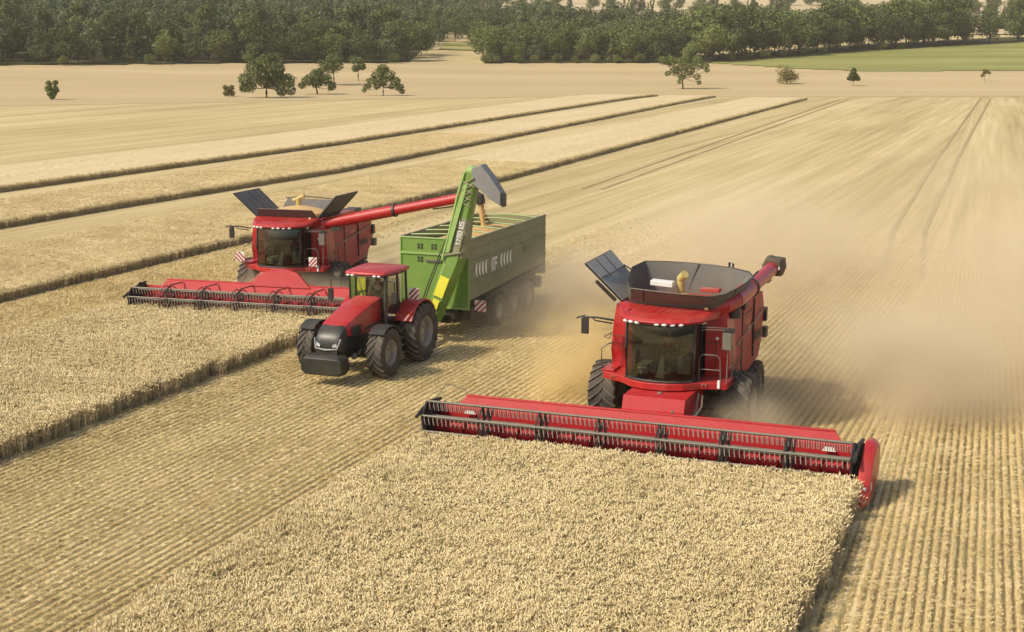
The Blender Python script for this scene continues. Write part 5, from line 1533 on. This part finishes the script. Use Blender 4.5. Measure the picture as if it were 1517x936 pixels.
def crown_mesh(name, clumps, nleaf, size, mat, seed, flat=.85, vary=.5):
    r = np.random.default_rng(seed)
    cl = np.array(clumps, float)           # x y z r
    wts = cl[:, 3] ** 2; wts /= wts.sum()
    idx = r.choice(len(cl), nleaf, p=wts)
    d = r.normal(size=(nleaf, 3)); d /= np.linalg.norm(d, axis=1)[:, None]
    rad_ = cl[idx, 3] * (r.random(nleaf) ** .16) * (1 + r.normal(0, .10, nleaf))
    P = cl[idx, :3] + d * rad_[:, None] * np.array([1, 1, flat])
    # leaf sprays: quads roughly facing outward, tilted at random
    n = d + r.normal(0, .55, (nleaf, 3)); n /= np.linalg.norm(n, axis=1)[:, None]
    t = np.cross(n, r.normal(size=(nleaf, 3))); t /= np.linalg.norm(t, axis=1)[:, None]
    b = np.cross(n, t)
    s = (size * r.uniform(1 - vary, 1 + vary, nleaf))[:, None]
    V = np.concatenate([P - t * s * .5, P + b * s * .32, P + t * s * .5 - n * s * .12, P - b * s * .32], 1).reshape(-1, 3)
    F = np.arange(nleaf * 4).reshape(-1, 4)
    me = bpy.data.meshes.new(name); me.vertices.add(len(V)); me.vertices.foreach_set('co', V.ravel())
    me.loops.add(nleaf * 4); me.loops.foreach_set('vertex_index', F.ravel())
    me.polygons.add(nleaf); me.polygons.foreach_set('loop_start', np.arange(nleaf) * 4)
    me.materials.append(mat); me.update(); me.validate()
    return me
def trunk_mesh(name, H, r, z_fork, clumps, seed, lean=0.0):
    rr = random.Random(seed)
    mb = MB(BARK)
    p = [(0, 0, -.4), (lean * .3, .05, z_fork * .5), (lean, 0, z_fork), (lean * 1.2, .1, H * .72)]
    mb.tube(p, r, 7, r * .35)
    for c in clumps:
        if rr.random() < .75:
            z0 = z_fork * rr.uniform(.85, 1.2) ; z0 = min(z0, H * .6)
            a = Vector((lean, 0, z0)); b = Vector(c[:3]); mid = a.lerp(b, .5) + Vector((0, 0, -.06 * (b - a).length))
            mb.tube([a, mid, b], r * .38, 5, r * .08, caps=False)
    me0 = mb.build('tmp'); me = me0.data; me.name = name
    bpy.data.objects.remove(me0)
    return me
def round_clumps(H, Wd, z0, n, seed, top=1.0, power=1.0):
    """clumps filling a crown from z0 to H, widest at the middle"""
    rr = random.Random(seed); out = []
    cz = (H + z0) / 2; hz = (H - z0) / 2
    while len(out) < n:
        x, y, z = rr.uniform(-1, 1), rr.uniform(-1, 1), rr.uniform(-1, 1)
        q = math.sqrt(x * x + y * y)
        lim = math.sqrt(max(0, 1 - abs(z) ** 2.2)) * (1 if z < 0 else top)
        if q > lim or (q * q + z * z) < .18 * rr.random(): continue
        rc = Wd * rr.uniform(.15, .27)
        out.append((x * (Wd / 2 - rc * .6), y * (Wd / 2 - rc * .6), cz + z * (hz - rc * .5), rc))
    return out
def cone_clumps(H, Wd, z0, seed):
    rr = random.Random(seed); out = []; z = z0
    while z < H - .3:
        f = 1 - (z - z0) / (H - z0)
        m = max(1, int(6 * f))
        for k in range(m):
            a = rr.uniform(0, 6.28); q = Wd / 2 * f * rr.uniform(.4, .8)
            out.append((q * math.cos(a), q * math.sin(a), z, .25 + Wd * .17 * f))
        z += .55 + .4 * f
    return out
KINDS = []
def kind(name, label, H, Wd, z0, n, mat, seed, nleaf=2600, size=.62, cone=False, r=.28):
    cl = cone_clumps(H, Wd, z0, seed) if cone else round_clumps(H, Wd, z0, n, seed, top=.9)
    KINDS.append(dict(name=name, label=label, crown=crown_mesh(name + '_crown', cl, nleaf, size, mat, seed), trunk=trunk_mesh(name + '_trunk', H, r, z0 + .8, cl, seed)))
kind('broadleaf_tree', 'dark green broadleaf tree', 14, 10.5, 1.2, 16, LF_DARK, 1)
kind('broadleaf_tree', 'mid green round-topped tree', 13, 11, 1.0, 14, LF_MID, 2)
kind('broadleaf_tree', 'grey-green loose tree', 14, 9, 1.4, 14, LF_GREY, 3)
kind('conifer_tree', 'dark pointed conifer', 15.5, 6.4, 1.0, 0, LF_DARK, 4, cone=True)
kind('broadleaf_tree', 'tall dark narrow tree', 16, 8, 1.5, 15, LF_DARK, 5)
kind('broadleaf_tree', 'broad mid green tree', 12, 13, .8, 18, LF_MID, 6, nleaf=3000)
for K in KINDS:
    K['pc'] = bpy.data.objects.new('crown', K['crown']); K['pt'] = bpy.data.objects.new('trunk', K['trunk'])
def plant(K, x, y, s, label, group, cat='tree', sz=1.0):
    t = thing(K['name'], label, cat, (x, y, gz(x, y) - .1), random.uniform(0, 6.28), group)
    t.scale = (s, s, s * sz)
    for src in (K['pc'], K['pt']):
        o = src.copy(); COL.objects.link(o); o.parent = t
    return t
FEX, FEY = [-400, -142, -91, -33, 9, 63, 85, 103, 148, 400], [330, 404, 428, 450, 460, 460, 432, 420, 423, 440]
def wood_front(x):
    if x < 63: return float(np.interp(x, FEX, FEY)) + 3
    return float(np.interp(x, [63, 129, 201, 300, 500], [463, 527, 578, 640, 700])) + 2
wr = random.Random(5)
count = 0
def in_view(x, y): return abs(x) < .375 * y + 12
for row in range(7):
    for (x0, x1, rows, sp, region) in ((-190, -31, 6, 8.0, 'left'), (-9, 63, 5, 8.0, 'mid'), (63, 245, 3, 8.6, 'right')):
        if row >= rows: continue
        x = x0 + (row % 2) * sp * .5
        while x < x1:
            px = x + wr.uniform(-1.8, 1.8); py = wood_front(px) + row * 8.5 + wr.uniform(-2.2, 2.2)
            x += sp * (1 + row * .06)
            if not in_view(px, py): continue
            if region == 'left': ki = wr.choice([0, 2, 2, 3, 3, 4, 1, 0]); s = wr.uniform(.68, 1.0) if row == 0 else wr.uniform(.85, 1.15)
            elif region == 'mid': ki = wr.choice([0, 1, 1, 5, 0, 3, 2]); s = wr.uniform(.6, .95) if row == 0 else wr.uniform(.8, 1.05)
            else: ki = wr.choice([0, 0, 5, 1, 4, 0]); s = wr.uniform(.9, 1.35) if row == 0 else wr.uniform(1.25, 1.65)
            if region == 'right' and 186 < px < 199: continue
            K = KINDS[ki]
            where = {'left': 'in the wood at the left behind the field trees', 'mid': 'in the wood behind the middle of the field', 'right': 'in the wood above the green meadow'}[region]
            plant(K, px, py, s, K['label'] + ' ' + where, 'trees of the wood edge')
            count += 1
# trees beyond the opening in the wood
for (px, py, s) in ((-27, 540, .8), (-22, 566, .85), (-15, 572, .8), (-9, 560, .75), (-4, 545, .8), (-26, 590, .9), (-18, 600, .9), (-8, 596, 1.0), (-12, 620, .9), (-24, 630, .9)):
    plant(KINDS[wr.choice([0, 1, 2])], px, py, s, 'tree standing beyond the opening in the wood', 'trees beyond the opening')
print('trees', count)
g = grid_sheet('wood_floor', np.arange(-230, -30, 6), np.arange(380, 900, 6), 0.3, WOODF, lambda x, y: (y > np.interp(x, FEX, FEY) + 1))
g = grid_sheet('wood_floor', np.arange(-9, 64, 3), np.arange(440, 640, 4), 0.3, WOODF, lambda x, y: (y > np.interp(x, FEX, FEY) + 1))
g = grid_sheet('wood_floor', np.arange(63, 260, 4), np.arange(450, 680, 3), 0.32, WOODF, lambda x, y: (y > np.interp(x, [63, 129, 201, 300], [463, 527, 578, 640])) & (y < np.interp(x, [63, 129, 201, 300], [463, 527, 578, 640]) + 30))
g = grid_sheet('meadow', np.arange(-26, -8, 2), np.arange(518, 562, 4), 0.32, MEADOW); g['label'] = 'small patch of green meadow seen through the opening in the wood'

# the wood further back: one mass
mp = []
R2 = np.random.default_rng(21)
def mass(x0, x1, y0, y1, sp):
    nx = int((x1 - x0) / sp); ny = int((y1 - y0) / sp)
    for j in range(ny):
        for i in range(nx):
            x = x0 + (i + R2.uniform(.1, .9)) * sp; y = y0 + (j + R2.uniform(.1, .9)) * sp
            yield x, y
for (x, y) in mass(-330, -24, 440, 880, 10):
    if y > wood_front(x) + 54 and y < np.interp(x, [-330, -90, -24], [880, 820, 690]) and in_view(x, y): mp.append((x, y))
for (x, y) in mass(-24, 75, 500, 720, 10):
    if y > wood_front(x) + 46 and x > -5 and y < 640 and in_view(x, y): mp.append((x, y))
for (x, y) in mass(-24, 20, 640, 700, 10): mp.append((x, y))
for (x, y) in mass(75, 120, 560, 640, 12):
    if y > wood_front(x) + 28: mp.append((x, y))
# hedges and copses on the distant hillside
for (hx, hy, hl, hw_) in ((-250, 900, 500, 60), (-120, 1150, 260, 60), (120, 760, 70, 14), (310, 900, 120, 20), (60, 1000, 240, 14), (230, 1100, 60, 30), (380, 1150, 90, 30), (-300, 1400, 700, 60), (200, 1500, 500, 30)):
    for (x, y) in mass(hx - hl / 2, hx + hl / 2, hy - hw_ / 2, hy + hw_ / 2, 12): mp.append((x, y))
for (x, y) in ((228, 700), (236, 705), (243, 698), (232, 715)): mp.append((x, y))
mp = np.array(mp); n = len(mp)
class _P: pass
def as_proto(K, mats):
    mb = MB(*mats)
    for me, off in ((K['crown'], 0), (K['trunk'], 1)):
        o = len(mb.v); mb.v += [tuple(v.co) for v in me.vertices]
        mi = mats.index(me.materials[0])
        for p in me.polygons: mb.f.append(tuple(i + o for i in p.vertices)); mb.mi.append(mi); mb.sm.append(False)
    return mb
ml = [LF_DARK, LF_MID, LF_GREY, BARK]
protos = [as_proto(KINDS[0], ml), as_proto(KINDS[2], ml), as_proto(KINDS[3], ml)]
s_ = R2.uniform(.8, 1.15, n)
o = scatter('distant_wood', np.stack([mp[:, 0], mp[:, 1], ground_z(mp[:, 0], mp[:, 1]) - .2], 1),
            np.stack([np.zeros(n), np.zeros(n), R2.uniform(0, 6.28, n)], 1), np.stack([s_ * 1.1, s_ * 1.1, s_], 1), protos, 'far wood rising behind the wood edge as one dark mass')
o['category'] = 'wood'

# ---- free-standing trees in the far wheat: each one its own
def single(x, y, H, Wd, z0, n, mat, seed, label, cat='tree', name='field_tree', nleaf=3600, size=.40, r=.22, cone=False, lean=0, clumps=None, sink=0.0):
    cl = clumps or (cone_clumps(H, Wd, z0, seed) if cone else round_clumps(H, Wd, z0, n, seed, top=.95))
    if name == 'field_tree' and H > 5:
        cl = [(a * 1.1, b * 1.1, max(c * 1.1 - 1.3, .9), d * 1.12) for (a, b, c, d) in cl]
    t = thing(name, label, cat, (x, y, gz(x, y) - sink), 0, None)
    c = bpy.data.objects.new('crown' if name != 'field_bush' else 'foliage', crown_mesh('crown', cl, nleaf, size, mat, seed, vary=.5)); COL.objects.link(c); c.parent = t
    k = bpy.data.objects.new('trunk', trunk_mesh('trunk', H, r, max(z0, .3), cl, seed, lean)); COL.objects.link(k); k.parent = t
    return t
single(-93.0, 294, 4.0, 3.2, .2, 12, LF_MID, 31, 'small dense bush-like tree alone at the far left of the field', nleaf=1500, clumps=[(0, 0, 1.3, .95), (-.6, 0, 2.2, .75), (.7, 0, 2.2, .7), (-.5, .2, 3.3, .55), (.8, .1, 3.4, .6), (1.2, 0, 1.8, .4), (.1, 0, .7, .6)])
single(-60.3, 309.8, 2.5, 2.8, .1, 8, LF_DRY, 32, 'low yellowish bush left of the biggest field tree', cat='bush', name='field_bush', nleaf=900, clumps=[(-.7, 0, 1.9, .6), (.6, 0, 1.9, .6), (0, 0, 1.1, .9), (.7, 0, .7, .7), (-.6, 0, .7, .6)])
single(-51.4, 304.7, 9.6, 10.6, 2.2, 26, LF_DARK, 33, 'biggest field tree, broad dark crown on a short trunk', nleaf=8500, r=.36,
       clumps=[(0, 0, 7.6, 2.0), (-2.2, .5, 6.6, 1.8), (2.0, -.4, 6.8, 1.8), (-3.8, 0, 4.6, 1.5), (3.9, .3, 4.4, 1.6), (-1.4, -1.5, 5.2, 1.9), (1.6, 1.4, 5.0, 1.9), (-4.4, .4, 3.0, .9), (4.6, 0, 2.6, 1.0), (3.0, -.6, 2.4, 1.0), (-2.9, -.3, 3.2, 1.1), (0, .5, 4.2, 1.6), (2.4, 0, 3.4, 1.2), (1.0, 0, 8.6, 1.1)])
single(-42.7, 319.4, 6.6, 7.2, 1.8, 16, LF_MID, 34, 'low spreading field tree with a leaning trunk right of the biggest one', nleaf=2600, lean=-.3,
       clumps=[(0, 0, 5.0, 1.5), (-1.8, 0, 4.0, 1.2), (1.7, 0, 4.2, 1.3), (-3.0, 0, 3.0, .8), (3.0, 0, 3.0, .9), (-.2, .6, 3.6, 1.3), (.8, 0, 5.8, .8), (2.6, 0, 2.4, .6)])
single(-43.0, 352, 8.2, 6.4, 3.2, 14, LF_DARK, 35, 'dark tree just behind the low spreading field tree', nleaf=2400)
single(-43.4 + 4.6, 368, 6.6, 3.6, 2.8, 9, LF_DARK, 36, 'slim little tree with a tall bare trunk near the wood', nleaf=1200)
single(-27.9, 315.3, 7.4, 8.4, 2.0, 18, LF_MID, 37, 'field tree with drooping fan-shaped crown between the tractor roof and the wood', nleaf=2800,
       clumps=[(0, 0, 6.4, 1.2), (-.9, .4, 5.2, 1.4), (1.2, 0, 5.2, 1.3), (-2.2, 0, 4.0, 1.1), (2.4, 0, 4.0, 1.1), (-3.2, 0, 2.9, .8), (3.2, 0, 2.9, .9), (-3.8, .1, 2.2, .45), (3.7, 0, 2.1, .6), (-1.2, 0, 3.0, .7), (0, 0, 4.2, 1.2), (1.6, 0, 2.9, .6)])
single(40.7, 346.5, 8.8, 11.6, 3.0, 18, LF_MID, 38, 'loose open-crowned field tree left of the green meadow', nleaf=3000, size=.42, lean=-.4,
       clumps=[(0, 0, 6.8, 1.8), (-2.8, 0, 7.2, 1.4), (-4.6, 0, 7.4, 1.0), (2.8, 0, 6.6, 1.5), (4.6, 0, 6.2, 1.0), (-1.6, .6, 5.2, 1.2), (1.2, 0, 5.0, 1.2), (-3.4, 0, 4.6, .7), (3.0, 0, 3.8, .8), (3.4, 0, 2.6, .5), (-.4, 0, 3.8, .8), (.6, 0, 8.0, .9), (-.9, 0, 2.8, .5), (5.2, 0, 5.2, .5)])
single(68.9, 366, 6.2, 5.6, 1.0, 14, LF_DRY, 39, 'thin yellowish young tree in front of the green meadow', nleaf=1500, size=.34)
single(84.0, 358.8, 4.6, 4.0, 1.2, 0, LF_DARK, 40, 'small dark pointed tree on a thin stem before the meadow', nleaf=1100, r=.09, clumps=[(0, 0, 4.0, .5), (0, 0, 3.3, .75), (-.5, 0, 2.5, .75), (.5, 0, 2.5, .75), (-1.0, 0, 1.8, .6), (1.1, 0, 1.8, .65), (0, 0, 1.8, .8)])
single(121.2, 374.2, 3.2, 3.0, 1.4, 5, LF_DRY, 41, 'tiny lopsided tree at the far right of the field', nleaf=420, r=.08, clumps=[(.7, 0, 2.6, .5), (1.2, 0, 2.3, .35), (0, 0, 2.9, .45), (-.6, 0, 1.6, .4), (-.2, 0, 2.2, .4)])
# bushes at the foot of the wood
bk = KINDS[1]
for i, (x, s) in enumerate([(-8, .28), (-5, .24), (2, .3), (7, .26), (14, .3), (20, .22), (26, .28), (33, .25), (40, .3), (50, .24), (58, .26), (-36, .3), (-48, .25), (-70, .32), (-78, .3), (-104, .3), (-126, .28)]):
    t = plant(KINDS[5], x, wood_front(x) - 4.5, s, 'low rounded bush at the foot of the wood', 'bushes at the foot of the wood', cat='bush'); t.name = 'edge_bush'
for i, (x, s) in enumerate([(70, .3), (76, .34), (83, .3), (90, .26), (99, .3), (107, .24), (134, .3), (142, .22)]):
    t = plant(KINDS[5], x, wood_front(x) - 5, s, 'low rounded bush where the meadow meets the wood', 'bushes along the meadow', cat='bush'); t.name = 'edge_bush'

# ================================================================ air
def vol_box(name, x0, x1, y0, y1, z0, z1, m):
    mb = MB(m); mb.b2(x0, x1, y0, y1, z0, z1); return mb.build(name)
hz = bpy.data.materials.new('air_haze'); hz.use_nodes = True
nt = hz.node_tree; nt.nodes.remove(nt.nodes['Principled BSDF'])
pv = nt.nodes.new('ShaderNodeVolumePrincipled'); pv.inputs['Density'].default_value = 0.00013; pv.inputs['Color'].default_value = (0.95, 0.91, 0.82, 1)
pv.inputs['Anisotropy'].default_value = 0.0
nt.links.new(pv.outputs[0], nt.nodes['Material Output'].inputs['Volume'])
o = vol_box('haze', -1700, 1700, -90, 2480, -2.5, 215, hz); tag(o, 'thin warm haze over the whole field', kind='stuff')

def dust_mat(name, dens, col, nscale, lo, hi):
    m = bpy.data.materials.new(name); m.use_nodes = True
    nt = m.node_tree; N, L = nt.nodes, nt.links
    N.remove(N['Principled BSDF'])
    pv = N.new('ShaderNodeVolumePrincipled'); pv.inputs['Color'].default_value = (*col, 1); pv.inputs['Anisotropy'].default_value = -0.05
    tc = N.new('ShaderNodeTexCoord'); ge = N.new('ShaderNodeNewGeometry')
    ln = N.new('ShaderNodeVectorMath'); ln.operation = 'LENGTH'; L.new(tc.outputs['Object'], ln.inputs[0])
    nz = N.new('ShaderNodeTexNoise'); nz.inputs['Scale'].default_value = nscale; nz.inputs['Detail'].default_value = 6; nz.inputs['Distortion'].default_value = .6; L.new(ge.outputs['Position'], nz.inputs[0])
    # ragged edge: the noise pushes the falloff in and out
    ad = N.new('ShaderNodeMath'); ad.operation = 'MULTIPLY_ADD'; ad.inputs[1].default_value = 0.9; 
    sb = N.new('ShaderNodeMath'); sb.operation = 'SUBTRACT'; sb.inputs[1].default_value = 0.5; L.new(nz.outputs['Fac'], sb.inputs[0])
    L.new(sb.outputs[0], ad.inputs[0]); L.new(ln.outputs['Value'], ad.inputs[2])
    mr = N.new('ShaderNodeMapRange'); mr.interpolation_type = 'SMOOTHSTEP'; mr.inputs[1].default_value = 0.95; mr.inputs[2].default_value = 0.30
    L.new(ad.outputs[0], mr.inputs[0])
    n2 = N.new('ShaderNodeMapRange'); n2.inputs[1].default_value = lo; n2.inputs[2].default_value = hi; n2.inputs[3].default_value = 0.12; n2.inputs[4].default_value = 1.3; L.new(nz.outputs['Fac'], n2.inputs[0])
    mu = N.new('ShaderNodeMath'); mu.operation = 'MULTIPLY'; L.new(mr.outputs[0], mu.inputs[0]); L.new(n2.outputs[0], mu.inputs[1])
    mu2 = N.new('ShaderNodeMath'); mu2.operation = 'MULTIPLY'; mu2.inputs[1].default_value = dens * 2.6; L.new(mu.outputs[0], mu2.inputs[0])
    L.new(mu2.outputs[0], pv.inputs['Density']); L.new(pv.outputs[0], N['Material Output'].inputs['Volume'])
    return m
def cloud(u, v, z, ru, rv, rz, dens, label, col=(.95, .81, .58), ns=.35):
    mb = MB(dust_mat('dust', dens, col, ns, .42, .62)); mb.sphere((0, 0, 0), 1.0, 20)
    o = mb.build('dust'); p = Wp(u, v, z); o.location = p; o.scale = (ru, rv, rz); o.rotation_euler = (0, 0, -AZ)
    tag(o, label, kind='stuff'); return o
D = DUST = 1.0
cloud(8, 62, .8, 22, 22, 6.0, .12, 'wide tan dust cloud drifting away to the side of the nearer combine')
cloud(-5.4, 47.0, .8, 6.0, 5.5, 3.3, .26, 'thick brown dust behind the nearer combine')
cloud(0, 50.5, .6, 12, 8, 3.4, .15, 'low dust spreading over the stubble beside the nearer combine')
cloud(12, 58, .8, 14, 15, 5.5, .11, 'pale dust drifting away furthest from the nearer combine')
cloud(4, 98, 1, 28, 45, 7, .011, 'thin dust hanging over the stubble further back')
cloud(-19.6, 57.5, .6, 4.8, 9.5, 3.4, .15, 'brown dust round the trailer wheels')
cloud(-14, 68, .8, 10, 18, 5.5, .075, 'dust trailing behind the green trailer')
cloud(-28.6, 61.5, .9, 4.2, 5, 3.0, .13, 'dust behind the farther combine')
cloud(-31.6, 54.2, .6, 4.8, 2.4, 1.6, .26, 'dust round the front wheels of the farther combine')
cloud(-15.0, 45.2, .9, 2.8, 3.4, 3.0, .34, 'golden chaff blown out beside the nearer combine', (.98, .80, .42), .8)
cloud(-8.6, 40.8, .6, 2.2, 1.9, 1.5, .22, 'dust at the front wheel of the nearer combine')
